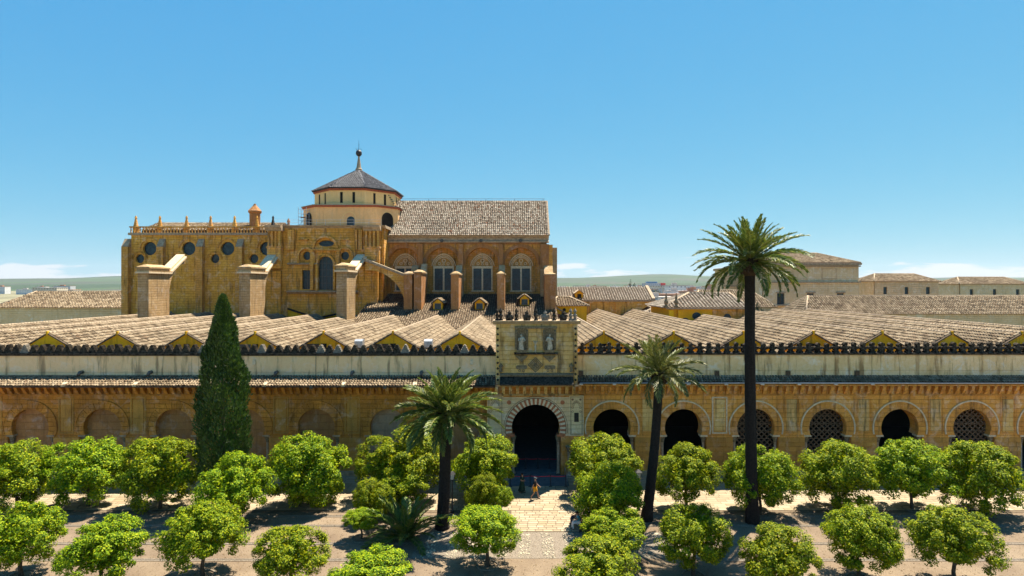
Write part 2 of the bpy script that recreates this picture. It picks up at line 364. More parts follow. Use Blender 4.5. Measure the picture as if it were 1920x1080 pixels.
def leaf_mesh(name, pts, dirs, nrm, ln, wd, mat):     # one folded diamond per leaf
    pts, dirs, nrm = map(np.asarray, (pts, dirs, nrm)); n = len(pts)
    d = dirs/np.linalg.norm(dirs, axis=1)[:,None]; s = np.cross(d, nrm); s /= np.maximum(np.linalg.norm(s, axis=1), 1e-6)[:,None]; up = np.cross(s, d)
    ln = np.broadcast_to(ln, n)[:,None]; wd = np.broadcast_to(wd, n)[:,None]
    v = np.stack([pts, pts + d*ln*.5 + s*wd*.5 + up*wd*.12, pts + d*ln - up*ln*.12, pts + d*ln*.5 - s*wd*.5 + up*wd*.12], 1)
    q = np.arange(n*4).reshape(n,4)
    tri = np.stack([q[:,0],q[:,1],q[:,2], q[:,0],q[:,2],q[:,3]], 1)
    me = bpy.data.meshes.new(name); me.vertices.add(n*4); me.vertices.foreach_set('co', v.reshape(-1).astype(np.float32))
    me.loops.add(n*6); me.loops.foreach_set('vertex_index', tri.ravel().astype(np.int32))
    me.polygons.add(n*2); me.polygons.foreach_set('loop_start', np.arange(0, n*6, 3, dtype=np.int32)); me.polygons.foreach_set('loop_total', np.full(n*2, 3, dtype=np.int32))
    me.update(); me.validate(); me.materials.append(mat); return me

def bevel_block():
    bm = bmesh.new(); bmesh.ops.create_cube(bm, size=1.0); bmesh.ops.bevel(bm, geom=bm.edges[:], offset=.035, segments=1, affect='EDGES')
    me = bpy.data.meshes.new('block'); bm.to_mesh(me); bm.free(); return me
BLOCK = bevel_block(); BLOCK.materials.append(M['block'])
SLAB = bevel_block(); SLAB.materials.append(M['slab'])

# ------------------------------------------------------------------ the setting: ground
mb = MB(); mb.add([(-90,8,0),(90,8,0),(90,56.5,0),(-90,56.5,0)], [(0,1,2,3)])
tag(build(mb, 'ground', M['soil']), kind='structure')
mb = MB(); mb.add([(-14000,-400,-.6),(14000,-400,-.6),(14000,2600,-.6),(-14000,2600,-.6)], [(0,1,2,3)])
M['plain'] = flat('dry_plain', (.16,.15,.09), 1, .4, .01, bmp=0)
tag(build(mb, 'terrain', M['plain']), kind='structure')

pav = build(MB().box(-80,80,46.3,54.98,-.2,.03), 'pavement', M['joint']); tag(pav, kind='structure')
path = build(MB().box(-.6,4.5,42.3,46.298,-.2,.031), 'path', M['joint']); tag(path, kind='structure')
cob = build(MB().add([(-7,38.2,.012),(12,38.2,.012),(12,42.29,.012),(-7,42.29,.012)], [(0,1,2,3)]), 'cobbled_path', M['cobble']); tag(cob, kind='structure')
kerb = build(MB().box(-80,80,45.9,46.295,-.2,.022), 'kerb', M['joint']); tag(kerb, kind='structure')
slabs = []
rows = 19; rh = (54.9-46.34)/rows
for j in range(rows):
    x = -78 + random.uniform(0, .8)
    while x < 78:
        w = random.uniform(.7, 1.15); slabs.append((x, w, 46.34+j*rh, rh, pav)); x += w
rows = 11; rh = (46.26-42.34)/rows
for j in range(rows):
    x = -.57 - (0.0 if j % 2 else .3)
    while x < 4.45:
        w = random.uniform(.55, .8); x0 = max(x, -.57); x1 = min(x+w, 4.47)
        if x1-x0 > .15: slabs.append((x0, x1-x0, 42.34+j*rh, rh, path))
        x += w
slabs.sort(key=lambda s: abs(s[0]-1.4) + .8*abs(s[2]-45))
rest = MB()
for k, (x, w, y, h, par) in enumerate(slabs):
    z = .045 + random.uniform(-.004, .004)
    if k < 300: inst('paving_slab', SLAB, (x+w/2, y+h/2, z-.03), par, (0,0,0), (w-.05, h-.05, .06))
    else: rest.add([(x+.015,y+.015,z),(x+w-.015,y+.015,z),(x+w-.015,y+h-.015,z),(x+.015,y+h-.015,z)], [(0,1,2,3)])
o = build(rest, 'paving_field', M['slab'], pav, kind='stuff')
# cobble squares: pale pebble panels between darker bands
cobs = MB()
for i in range(2600):
    x = random.uniform(-6.9, 11.9); y = random.uniform(38.3, 42.2); r = random.uniform(.05,.09)
    if int(math.floor(x/.8)) % 2: continue
    cobs.ball((x, y, .015), r, r*random.uniform(.7,1.2), r*.6, 6, 4)
build(cobs, 'cobble_stones', flat('pale_pebble', (.36,.31,.22), .9, .4, 3), cob, kind='stuff')

# irrigation channels between the beds and fallen leaves on the soil
for k, y in enumerate((45.2, 43.4, 40.4, 38.0)):
    for x0, x1 in ((-60, -7.4), (12.4, 60)) if y < 42.3 else ((-60, -.75), (4.7, 60)):
        ch = MB(); ch.box(x0, x1, y-.16, y-.09, 0, .035); ch.box(x0, x1, y+.09, y+.16, 0, .035); ch.add([(x0,y-.09,.008),(x1,y-.09,.008),(x1,y+.09,.008),(x0,y+.09,.008)], [(0,1,2,3)])
        tag(build(ch, 'path_channel', M['cobble']), kind='structure')
n = 9000; lx = rng.uniform(-45, 45, n); ly = rng.uniform(34, 46, n); kk = ~((lx > -1) & (lx < 4.8) & (ly > 42)); lx, ly = lx[kk], ly[kk]; n = len(lx)
me = leaf_mesh('leaf_litter', np.stack([lx, ly, rng.uniform(.012,.03,n)], 1), np.stack([rng.normal(size=n), rng.normal(size=n), rng.normal(size=n)*.1], 1), np.tile([0,0,1.0], (n,1))+rng.normal(size=(n,3))*.2, rng.uniform(.06,.14,n), rng.uniform(.03,.06,n), flat('dry_leaf', (.12,.075,.03), .9, .5, 3, bmp=0))
o = bpy.data.objects.new('leaf_litter', me); put(o, (0,0,0), None); tag(o, kind='stuff')

# ------------------------------------------------------------------ the prayer hall along the courtyard
YF = 55.0
hall = empty('mosque_hall', (0, YF, 0), 'long low golden stone hall with arcaded front, crenellated white parapet and parallel tiled roofs', 'building')
def outline(cx, cz, r, zi, jw, z0=0.0, n=28):
    a = math.asin(max(-1, min(1, (cz-zi)/r))); pts = [(cx-jw, z0), (cx-jw, zi)]
    for i in range(n+1):
        th = math.pi + a - (math.pi + 2*a)*i/n; pts.append((cx + r*math.cos(th), cz + r*math.sin(th)))
    return pts + [(cx+jw, zi), (cx+jw, z0)]
def arch_cell(mb, x0, x1, ztop, ol, y0, y1, z0=0.0, back=True):
    poly = [(x0, z0)] + ol + [(x1, z0), (x1, ztop), (x0, ztop)]; n = len(poly)
    mb.add([(p[0], y0, p[1]) for p in poly], [tuple(range(n))])
    if back: mb.add([(p[0], y1, p[1]) for p in poly], [tuple(range(n-1, -1, -1))])
    for a, b in zip(ol[:-1], ol[1:]):
        mb.add([(a[0],y0,a[1]),(b[0],y0,b[1]),(b[0],y1,b[1]),(a[0],y1,a[1])], [(0,1,2,3)])
def voussoirs(cx, cz, r0, r1, zi, y0, y1, n, parent, mats, gap=.012):
    a = math.asin((cz-zi)/r0); tot = math.pi + 2*a; st = tot/n
    h = st/2 - gap/r1
    v = MB().prism([(r0*math.sin(-h), r0*math.cos(h)), (r1*math.sin(-h), r1*math.cos(h)), (0, r1), (r1*math.sin(h), r1*math.cos(h)), (r0*math.sin(h), r0*math.cos(h)), (0, r0)], 'y', y0-YF, y1-YF)
    me = v.mesh('voussoir'); me.materials.append(mats[0])
    for i in range(n):
        th = -tot/2 + st*(i+.5)
        inst('voussoir', me, (cx, YF + random.uniform(-.008, .008), cz), parent, (0, th, 0), (1,1,1), mats[i % len(mats)])

AR = [(1147.5,'open'), (1281.5,'open'), (1417,'lattice'), (1552,'lattice'), (1687,'open'), (1822,'lattice'), (1957,'open')]
AL = [(865,'fill'), (728.5,'fill'), (593,'fill'), (461,'fill'), (327,'fill'), (192,'fill'), (57,'fill'), (-78,'fill')]
xs = lambda px: (px-PX0)/20
r, cz, zi, jw, ro = 1.755, 4.45, 3.77, 2.15, 2.45
PXL, PXR = xs(912), xs(1094.5)
fw_l = MB(); fw_r = MB()
for side, arr, mbw in ((-1, AL, fw_l), (1, AR, fw_r)):
    for i, (px, k) in enumerate(arr):
        lo = (xs(px) + xs(arr[i-1][0]))/2 if i else (PXL if side < 0 else PXR)
        hi = (xs(px) + xs(arr[i+1][0]))/2 if i+1 < len(arr) else xs(px) + side*3.4
        arch_cell(mbw, min(lo, hi), max(lo, hi), 8.5, outline(xs(px), cz, r, zi, jw), YF, YF+1.2)
facade = {-1: build(fw_l, 'facade_wall', M['facade'], hall), 1: build(fw_r, 'facade_wall', M['facade_r'], hall)}
VM = {-1: [M['facade']], 1: [M['facade_r']]}

# column with capital and base, shared
col = MB(); col.lathe(0, 0, [(.21,0),(.21,.12),(.16,.2),(.135,.28),(.13,2.55),(.125,2.9),(.15,2.93),(.15,2.98)], 12)
COLM = col.mesh('jamb_column', True); COLM.materials.append(M['marble'])
cap = MB(); cap.lathe(0, 0, [(.14,0),(.19,.1),(.17,.16),(.24,.34),(.22,.38),(.29,.5),(.29,.58)], 10)
CAPM = cap.mesh('capital', True); CAPM.materials.append(M['grey_relief'])
fill_i = 0
for side, arr in ((-1, AL), (1, AR)):
    for i, (px, k) in enumerate(arr):
        cx = xs(px); fw = facade[side]
        voussoirs(cx, cz, r+.001, ro, zi, YF-.05, YF+.2, 17, fw, VM[side])
        a = math.degrees(math.asin((cz-zi)/r))
        build(MB().ring(cx, cz, ro+.004, ro+(.13 if side > 0 else .10), -a*.6, 180+a*.6, YF-.09, YF+.05, 30), 'arch_moulding', M['white_trim'] if side > 0 else M['facade'], fw)
        for s in (-1, 1):
            inst('jamb_column', COLM, (cx+s*1.93, YF+.30, .08), fw); inst('capital', CAPM, (cx+s*1.93, YF+.30, 3.02), fw)
            build(MB().box(cx+s*1.9-.34, cx+s*1.9+.34, YF-.07, YF+.62, 3.62, 3.768), 'impost_block', M['white_trim'] if side > 0 else M['cornice'], fw)
        if k == 'fill':
            build(MB().box(cx-2.35, cx+2.35, YF+.45+.05*(i % 2), YF+.95, -.05, 6.6), 'blocked_arch', M['infill_pale'] if i == 1 else M['infill'], fw)
        if k == 'lattice':
            lt = MB(); y0, y1 = YF+.55, YF+.68
            for q in range(-9, 10):
                for sg in (-1, 1):
                    c0 = q*.52
                    p0 = Vector((cx+c0-sg*2.6, 0, 1.1)); p1 = Vector((cx+c0+sg*2.6, 0, 6.3)); d = (p1-p0).normalized(); n_ = Vector((-d.z, 0, d.x))*.055
                    seg = [(p0+n_), (p1+n_), (p1-n_), (p0-n_)]
                    cl = [(max(cx-2.3, min(cx+2.3, v.x)), v.z + (max(cx-2.3, min(cx+2.3, v.x))-v.x)*d.z/d.x) for v in seg]
                    lt.prism(cl, 'y', y0 + (.012 if sg > 0 else 0), y1 + (.012 if sg > 0 else 0))
            for q in range(8): lt.box(cx-2.3, cx+2.3, y0-.03, y1-.03, 1.1+q*.72, 1.18+q*.72)
            build(lt, 'lattice_screen', M['wood'], fw)
            build(MB().box(cx-2.3, cx+2.3, YF+.5, YF+.8, -.05, 1.15), 'screen_plinth', M['wood'], fw)

# ashlar blocks on the piers and framed panels above them
def piers(arr, edge):
    xsn = sorted([xs(p) for p, _ in arr]); out_ = []
    for a_, b_ in zip(xsn[:-1], xsn[1:]): out_.append((a_+jw, b_-jw))
    return out_
for side, arr in ((-1, AL), (1, AR)):
    ps = piers(arr, None)
    if side > 0: ps.append((PXR, xs(1147.5)-jw))
    else: ps.append((xs(865)+jw, PXL))
    nb = 0
    for (x0, x1) in sorted(ps, key=lambda p: abs(sum(p))):
        if x1-x0 > 1.0:
            pc = (x0+x1)/2
            pw = .72; z0, z1 = 3.9, 7.35
            white = side > 0 and abs(pc - (xs(1281.5)+xs(1417))/2) < .5
            fr = M['white_trim'] if white else (M['block'] if side < 0 else M['facade_r'])
            f = MB(); t_ = .13
            f.box(pc-pw, pc-pw+t_, YF-.05, YF+.02, z0, z1); f.box(pc+pw-t_, pc+pw, YF-.05, YF+.02, z0, z1)
            f.box(pc-pw+t_, pc+pw-t_, YF-.05, YF+.02, z1-t_, z1); f.box(pc-pw+t_, pc+pw-t_, YF-.05, YF+.02, z0, z0+t_)
            fo = build(f, 'panel_frame', fr, facade[side])
            build(MB().box(pc-pw+t_+.1, pc+pw-t_-.1, YF-.03, YF+.02, z0+t_+.1, z1-t_-.1), 'inset_panel', M['portal'] if side > 0 else M['block'], facade[side])
        if nb > 145: continue
        for j in range(8):
            x = x0+.02; z = .1+j*.43
            while x < x1-.1:
                w = min(random.uniform(.55, 1.05), x1-.02-x)
                if x1-.02-x-w < .3: w = x1-.02-x
                inst('ashlar_block', BLOCK, (x+w/2, YF+.02-random.uniform(0,.02), z+.21), facade[side], (0,0,0), (w-.025, .12, .405)); x += w; nb += 1
# plinth
for side, x0, x1 in ((-1, -54, PXL), (1, PXR, 56)):
    pl = MB()
    arr = sorted([xs(p) for p, _ in (AL if side < 0 else AR)])
    edges = [x0] + [v for c in arr for v in (c-jw, c+jw)] + [x1]
    for a_, b_ in zip(edges[0::2], edges[1::2]):
        if b_ > a_: build(MB().box(a_, b_, YF-.28, YF-.06, 0, .42), 'plinth_stone', M['cornice'], facade[side])

# corbel table
cm = MB(); cm.prism([(0,0),(0,.82),(-.62,.82),(-.62,.62),(-.52,.5),(-.50,.38),(-.38,.32),(-.36,.2),(-.24,.14),(-.2,.03)], 'x', -.14, .14)
CORB = cm.mesh('corbel'); CORB.materials.append(M['facade'])
x = -53.6
while x < 54:
    if not (-2.25 < x < 5.65):
        s = -1 if x < 0 else 1
        inst('corbel', CORB, (x, YF-.002, 7.62), facade[s], (0,0,0), (1,1 if s < 0 else .78,1), M['facade'] if s < 0 else M['facade_r'])
    x += .69
for s, x0, x1, d in ((-1, -54, xs(930)-.01, 1.02), (1, xs(1082)+.01, 56, .74)):
    fm = M['facade'] if s < 0 else M['facade_r']
    build(MB().box(x0, x1, YF-d+.28, YF, 8.44, 8.58), 'eave_slab', fm, facade[s])
    build(MB().box(x0, x1, YF-.10, YF, 7.46, 7.6), 'string_course', fm, facade[s])

# lean-to eave roofs, parapets and merlons
YP = 55.35
def eave_roof(x0, x1, d, z0, z1, nm):
    v = Vector((0, d, z1-z0)); L = v.length
    o = build(MB().prism([(YP+.3, z1), (YP-d, z0), (YP-d, z0-.13), (YP+.3, z0-.13)], 'x', x0, x1), 'eave_roof', M['pan'], hall)
    tiles('tile_covering', (x0, YP-d-.03, z0+.015), (1,0,0), v/L, x1-x0, L, o, M['tile'], .255, .36); return o
er_l = eave_roof(-54, xs(930)-.02, 1.95, 8.62, 9.25, 'l')
er_r = eave_roof(xs(1082)+.02, 56, .86, 8.78, 9.25, 'r')
gut = build(MB().tube([(xs(1086), YP-.97, 8.74), (55.8, YP-.97, 8.72)], .055, 8), 'gutter', M['steel'], er_r, True)
for px in (1088, 1150, 1222, 1287, 1357, 1424, 1492, 1560, 1628): build(MB().box(xs(px)-.16, xs(px)+.16, YP-1.09, YP-.89, 8.58, 8.70), 'gutter_bracket', M['steel'], er_r)
for px in (517, 660, 400, 280, 150, 790): 
    x = xs(px); build(MB().tube([(x, YP-.05, 9.62), (x, YP-.35, 9.62), (x+.02, YP-.62, 9.42)], [.17,.17,.13], 8), 'rain_spout', M['lead'], er_l, True)
    build(MB().prism([(YP-2.02, 8.6),(YP-1.6, 8.82),(YP-1.6, 8.96),(YP-2.02, 8.74)], 'x', x-.17-.35, x+.17-.35), 'valley_flashing', M['white_trim'], er_l)
for px in (595, 729): build(MB().box(xs(px)-.15, xs(px)+.15, YP-2.06, YP-1.93, 8.42, 8.72), 'gutter_outlet', M['lead'], er_l)
for px in (1090, 1213, 1346, 1480, 1610): build(MB().box(xs(px)-.2, xs(px)+.2, YP-.18, YP-.004, 9.2, 9.75), 'downpipe_box', M['wood'], er_r)

par_l = build(MB().box(-54, xs(930)-.02, YP, YP+.85, 8.55, 11.15), 'parapet_wall', M['whitewash'], hall)
par_r = build(MB().box(xs(1082)+.02, 56, YP, YP+.85, 8.55, 11.25), 'parapet_wall', M['wornwash'], hall)
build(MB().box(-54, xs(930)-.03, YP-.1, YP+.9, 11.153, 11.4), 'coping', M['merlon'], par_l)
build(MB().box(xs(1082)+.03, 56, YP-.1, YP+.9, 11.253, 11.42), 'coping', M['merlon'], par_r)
for px in (450+24, 884): build(MB().prism([(YP-.16,10.35),(YP-.002,10.3),(YP-.002,10.8),(YP-.16,10.8)], 'x', xs(px)-.12, xs(px)+.12), 'floodlight', M['cream_stone'], par_l)
build(MB().box(xs(590)-.03, xs(590)+.03, YP-.05, YP-.002, 9.2, 11.1), 'rain_pipe', M['cornice'], par_l)
st = [(-.42,0),(-.42,.16),(-.33,.16),(-.33,.34),(-.24,.34),(-.24,.52),(-.15,.52),(-.15,.68),(-.07,.68),(-.07,.76)]
MERL = []
for v in range(3):
    pr = [(a + random.uniform(-.015,.015), b) for a, b in st]; pr = pr + [(-a + random.uniform(-.015,.015), b) for a, b in reversed(st)]
    m_ = MB().prism(pr, 'y', 0, .5).mesh('merlon'); m_.materials.append(M['merlon']); MERL.append(m_)
fl = [(-.26,0),(-.26,.12),(-.14,.2),(-.18,.3),(-.36,.36),(-.40,.5),(-.3,.6),(-.16,.56),(-.12,.66),(-.18,.78),(-.1,.9),(0,.96)]
MERR = []
for v in range(2):
    pr = fl + [(-a, b) for a, b in reversed(fl[:-1])]
    m_ = MB().prism([(a+random.uniform(-.015,.015), b) for a, b in pr], 'y', 0, .45).mesh('merlon'); m_.materials.append(M['merlon']); MERR.append(m_)
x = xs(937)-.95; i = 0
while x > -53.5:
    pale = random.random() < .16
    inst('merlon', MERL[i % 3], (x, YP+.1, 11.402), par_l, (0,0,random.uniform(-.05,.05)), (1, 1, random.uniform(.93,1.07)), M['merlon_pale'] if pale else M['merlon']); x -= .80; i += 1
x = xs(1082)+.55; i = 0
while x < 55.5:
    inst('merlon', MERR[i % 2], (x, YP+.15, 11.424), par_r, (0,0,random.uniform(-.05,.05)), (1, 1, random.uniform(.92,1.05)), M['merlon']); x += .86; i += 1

# dark interior behind the open arches
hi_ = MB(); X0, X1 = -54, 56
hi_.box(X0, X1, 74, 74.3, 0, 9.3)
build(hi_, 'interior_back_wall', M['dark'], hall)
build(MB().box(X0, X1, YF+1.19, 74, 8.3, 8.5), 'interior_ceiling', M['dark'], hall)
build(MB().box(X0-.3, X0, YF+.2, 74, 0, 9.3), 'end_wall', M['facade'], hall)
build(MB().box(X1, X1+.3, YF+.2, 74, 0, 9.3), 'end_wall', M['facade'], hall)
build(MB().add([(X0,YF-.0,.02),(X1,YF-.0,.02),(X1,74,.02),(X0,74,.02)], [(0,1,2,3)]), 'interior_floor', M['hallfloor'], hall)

# nave roofs
YG = 57.1; ZR = 13.14; SL = .585
NX = [-59.2,-52.5,-45.8,-39.0,-32.3,-25.6,-18.95,-12.2,-5.7,1.25,8.3,15.1,21.9,28.7,35.4,42.2,49.0,55.8]
NE = [101,101,101,101,94,92,92,92,92,92,113,113,113,91,91,113,113,113]
def nave(i):
    x = NX[i]; y1 = NE[i]; y0 = YG
    lw = (x-NX[i-1])/2 if i else 3.35; rw = (NX[i+1]-x)/2 if i+1 < len(NX) else 3.35
    zr = ZR + random.uniform(-.05,.05); zl, zq = zr-lw*SL, zr-rw*SL
    deck = build(MB().prism([(x-lw, 8.6),(x-lw, zl),(x, zr),(x+rw, zq),(x+rw, 8.6)], 'y', y0+.3, y1), 'nave_roof', M['pan'], hall)
    build(MB().prism([(x-lw+.02, 8.6),(x-lw+.02, zl-.05),(x, zr-.05),(x+rw-.02, zq-.05),(x+rw-.02, 8.6)], 'y', y0, y0+.298), 'gable_wall', M['yellow'], deck)
    build(MB().box(x-.09, x+.09, y0-.14, y0+.1, zr-.14, zr+.22), 'gable_finial', M['yellow'], deck)
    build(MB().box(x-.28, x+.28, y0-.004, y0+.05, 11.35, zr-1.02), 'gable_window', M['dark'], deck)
    if i in (5, 6, 7): build(MB().box(x-1.9, x-.45, y0-.006, y0+.05, 11.2, zr-1.05), 'painted_panel', M['lead'] if i == 5 else M['wood'], deck)
    for s, wd, ze in ((-1, lw, zl), (1, rw, zq)):
        V = Vector((-s*wd, 0, zr-ze)); L = V.length; V /= L
        o = tiles('tile_covering', (x+s*wd, y0+.05, ze+.02), (0,1,0), V, y1-y0-.05, L-.06, deck, M['tile'], .36, .46, rad=.39)
        build(MB().prism([(x+s*wd, ze-.06),(x, zr-.06),(x, zr+.06),(x+s*wd, ze+.06)], 'y', y0-.12, y0+.05), 'verge', M['verge'], deck)
    rc = MB(); y = y0
    while y < y1:
        rc.tube([(x+random.uniform(-.02,.02), y, zr+.04), (x, y+.47, zr+.07)], [.15,.12], 7); y += .45
    build(rc, 'ridge_cap', M['ridge'], deck, True, 'stuff')
    return deck
NAVES = [nave(i) for i in range(len(NX))]
for px, py in ((673, 645), (803, 645)): 
    p = P(px, py, 58.4); build(MB().prism([(58.2, p[2]-.35),(58.2,p[2]+.3),(58.5,p[2]+.45),(59.0,p[2]+.45),(59.0,p[2]-.35)], 'x', p[0]-.4, p[0]+.4), 'ventilation_hood', M['steel'], hall)

# ------------------------------------------------------------------ the portal
XL, XR = xs(930), xs(1082); XC = xs(1004.5); YB = 54.72
portal = empty('portal_gate', (XC, YF, 0), 'tall carved stone gate with striped horseshoe arch, statue niches and finials on its cornice', 'gate')
gr, gcz, gzi, gjw, gro = 2.25, 4.4, 3.85, 2.35, 2.8
pm = MB(); arch_cell(pm, PXL+.003, PXR-.003, 8.5, outline(XC, gcz, gr, gzi, gjw), YF-.1, YF+1.25)
build(pm, 'lower_wall', M['facade_r'], portal)
# cream field round the arch
af = MB(); x0, x1 = xs(944), xs(1067); zt, zb = 7.35, gzi-.12
a_ = outline(XC, gcz, gro+.05, zb, gro+.02, zb)
arch_cell(af, x0, x1, zt, [p for p in a_[1:-1]], YF-.135, YF-.1, zb, back=False); build(af, 'arch_field', M['cream'], portal)
vo = MB()
voussoirs(XC, gcz, gr+.002, gro, gzi, YF-.17, YF+.25, 47, portal, [M['red_brick'], M['cream_stone']], .006)
build(MB().ring(XC, gcz, gro+.006, gro+.06, -10, 190, YF-.2, YF-.1, 40), 'arch_moulding', M['brown_line'], portal)
build(MB().ring(XC, gcz, gro+.16, gro+.2, -8, 188, YF-.15, YF-.1, 40), 'arch_moulding', M['brown_line'], portal)
for s in (-1, 1):
    c = XC + s*2.5
    rd = MB(); rd.prism([(c+.20*math.cos(k*math.pi/10), 6.85+.20*math.sin(k*math.pi/10)) for k in range(20)], 'y', YF-.165, YF-.12); build(rd, 'roundel', M['red_brick'], portal)
    px0, px1 = (xs(914), xs(944)-.01) if s < 0 else (xs(1067)+.01, xs(1094))
    pn = build(MB().box(px0, px1, YF-.15, YF-.1, 3.72, 7.5), 'side_panel', M['cream'], portal)
    cc = (px0+px1)/2; hw = (px1-px0)/2
    fr = MB()
    for q, t_ in ((.10, .03), (.17, .018)):
        fr.box(px0+q, px0+q+t_, YF-.165, YF-.14, 3.72+q, 7.5-q); fr.box(px1-q-t_, px1-q, YF-.165, YF-.14, 3.72+q, 7.5-q)
        fr.box(px0+q+t_, px1-q-t_, YF-.165, YF-.14, 3.72+q, 3.72+q+t_); fr.box(px0+q+t_, px1-q-t_, YF-.165, YF-.14, 7.5-q-t_, 7.5-q)
    build(fr, 'inlay_border', M['brown_line'], pn)
    cu = MB()                                          # cusped blind arch
    for k in range(11):
        t_ = k/10; ang = math.pi*t_; ex = cc - (hw-.3)*math.cos(ang); ez = 6.0 + .95*math.sin(ang)**.8
        cu.ring(ex, ez, .075, .105, 0, 360, YF-.17, YF-.14, 10)
    build(cu, 'cusped_arch', M['brown_line'], pn)
    for sx in (-1, 1): build(MB().prism([(cc+sx*.36+.1*math.cos(k*math.pi/7), 7.12+.1*math.sin(k*math.pi/7)) for k in range(14)], 'y', YF-.17, YF-.14), 'small_roundel', M['brown_line'], pn)
    if s > 0:
        g = MB()
        for k in range(5): g.box(cc-.2+k*.09, cc-.16+k*.09, YF-.2, YF-.15, 5.05, 5.85)
        for k in range(9): g.box(cc-.2, cc+.2, YF-.205, YF-.155, 5.05+k*.095, 5.08+k*.095)
        build(g, 'iron_grille', M['iron'], pn); build(MB().box(cc-.21, cc+.21, YF-.154, YF-.12, 5.03, 5.88), 'grille_recess', M['dark'], pn)
    inst('jamb_column', COLM, (XC+s*2.13, YF+.25, .1), portal, (0,0,0), (1.1,1.1,1.0)); inst('capital', CAPM, (XC+s*2.13, YF+.25, 3.06), portal, (0,0,0), (1.1,1.1,1))
    build(MB().box(XC+s*2.3-.34, XC+s*2.3+.34, YF-.2, YF+.6, 3.66, 3.848), 'impost_block', M['red_brick'], portal)
    # flanking half column
    inst('flanking_column', COLM, (xs(1068 if s > 0 else 941), YF-.35, .05), portal, (0,0,0), (1.7,1.5,.75)); inst('flanking_capital', CAPM, (xs(1068 if s > 0 else 941), YF-.35, 2.25), portal, (0,0,0), (1.5,1.4,1))
    for j in range(8):
        z = .1+j*.43; xa, xb = (PXL+.05, XC-gjw-.02) if s < 0 else (XC+gjw+.02, PXR-.05); x = xa
        while x < xb-.1:
            w = min(random.uniform(.5, .95), xb-x)
            if xb-x-w < .25: w = xb-x
            inst('ashlar_block', BLOCK, (x+w/2, YF-.075, z+.21), portal, (0,0,0), (w-.025, .12, .405)); x += w
# corbels below the block
build(MB().box(XL-.15, XR+.15, YF-.55, YF-.1, 8.4, 8.58), 'corbel_slab', M['portal'], portal)
build(MB().box(XL-.15, XR+.15, YF-.28, YF-.1, 7.5, 7.62), 'string_course', M['portal'], portal)
k = 0; x = XL+.05
while x < XR:
    inst('corbel', CORB, (x, YF-.1, 7.62), portal, (0,0,0), (1, .8, .95), M['portal']); x += .655
# upper block
build(MB().box(XL, XR, YB, YB+1.5, 8.6, 14.2), 'upper_block', M['portal'], portal)
build(MB().prism([(YB-.002,9.35),(YB-.95,8.72),(YB-.95,8.6),(YB-.002,8.6)], 'x', XL+.4, XR-.4), 'ledge_roof', M['merlon'], portal)
build(MB().prism([(YB-.004,9.62),(YB-.22,9.5),(YB-.22,9.42),(YB-.1,9.4),(YB-.1,9.3),(YB-.004,9.3)], 'x', XL+.38, XR-.38), 'ledge_moulding', M['grey_relief'], portal)
build(MB().prism([(YB+1.6,14.2),(YB-.1,14.2),(YB-.14,14.3),(YB-.3,14.36),(YB-.34,14.52),(YB+1.6,14.52)], 'x', XL-.28, XR+.28), 'cornice', M['cornice'], portal)
for s, xa in ((-1, XL), (1, XR-.36)):
    ps_ = build(MB().box(xa, xa+.36, YB-.12, YB, 8.62, 14.18), 'pilaster_strip', M['portal'], portal)
    for j in range(10):
        z = 9.0 + j*.53; build(MB().prism([(xa+.18, z-.13), (xa+.31, z), (xa+.18, z+.13), (xa+.05, z)], 'y', YB-.17, YB-.119), 'lozenge', M['merlon'], ps_)
# aedicule
zs = lambda py: ZA(py, YB); xb_ = lambda px: XA(px, YB)
ae = build(MB().box(xb_(964), xb_(1046), YB-.30, YB, zs(664), zs(660.5)), 'aedicule_sill', M['merlon'], portal)
build(MB().box(xb_(965), xb_(1044), YB-.26, YB, zs(616), zs(612)), 'entablature', M['grey_relief'], portal)
def statue(cx, y, z0, h, name, mat, parent, wave, seg=10):
    b = MB(); n = 9; prof = [(.16,.0),(.175,.08),(.15,.25),(.135,.42),(.14,.55),(.155,.68),(.165,.76),(.09,.82),(.05,.85)]
    vs = []; fs = []
    for i, (rr, t_) in enumerate(prof):
        ox = wave*math.sin(t_*5.2)*.05*h
        for q in range(seg):
            an = 2*math.pi*q/seg; f_ = 1 + .12*math.sin(3*an + t_*9 + wave) if t_ < .8 else 1
            vs.append((cx + ox + rr*h*1.05*f_*math.cos(an), y + rr*h*.75*f_*math.sin(an), z0 + t_*h))
    for i in range(len(prof)-1):
        for q in range(seg):
            q2 = (q+1) % seg; fs.append((i*seg+q, i*seg+q2, (i+1)*seg+q2, (i+1)*seg+q))
    b.add(vs, fs); b.ball((cx + wave*.02*h, y-.01*h, z0+.92*h), .068*h, .07*h, .088*h, 9, 6)
    sh = z0+.75*h
    b.tube([(cx-.15*h, y, sh), (cx-.22*h, y-.05*h, sh-.17*h), (cx-.06*h, y-.15*h, sh-.19*h)], [.05*h,.042*h,.03*h], 7)
    e = .12*h if wave > 0 else -.15*h
    b.tube([(cx+.15*h, y, sh), (cx+.23*h, y-.05*h, sh-.14*h), (cx+.10*h, y-.15*h, sh-.14*h+e*.6)], [.05*h,.042*h,.03*h], 7)
    return build(b, name, mat, parent, True)
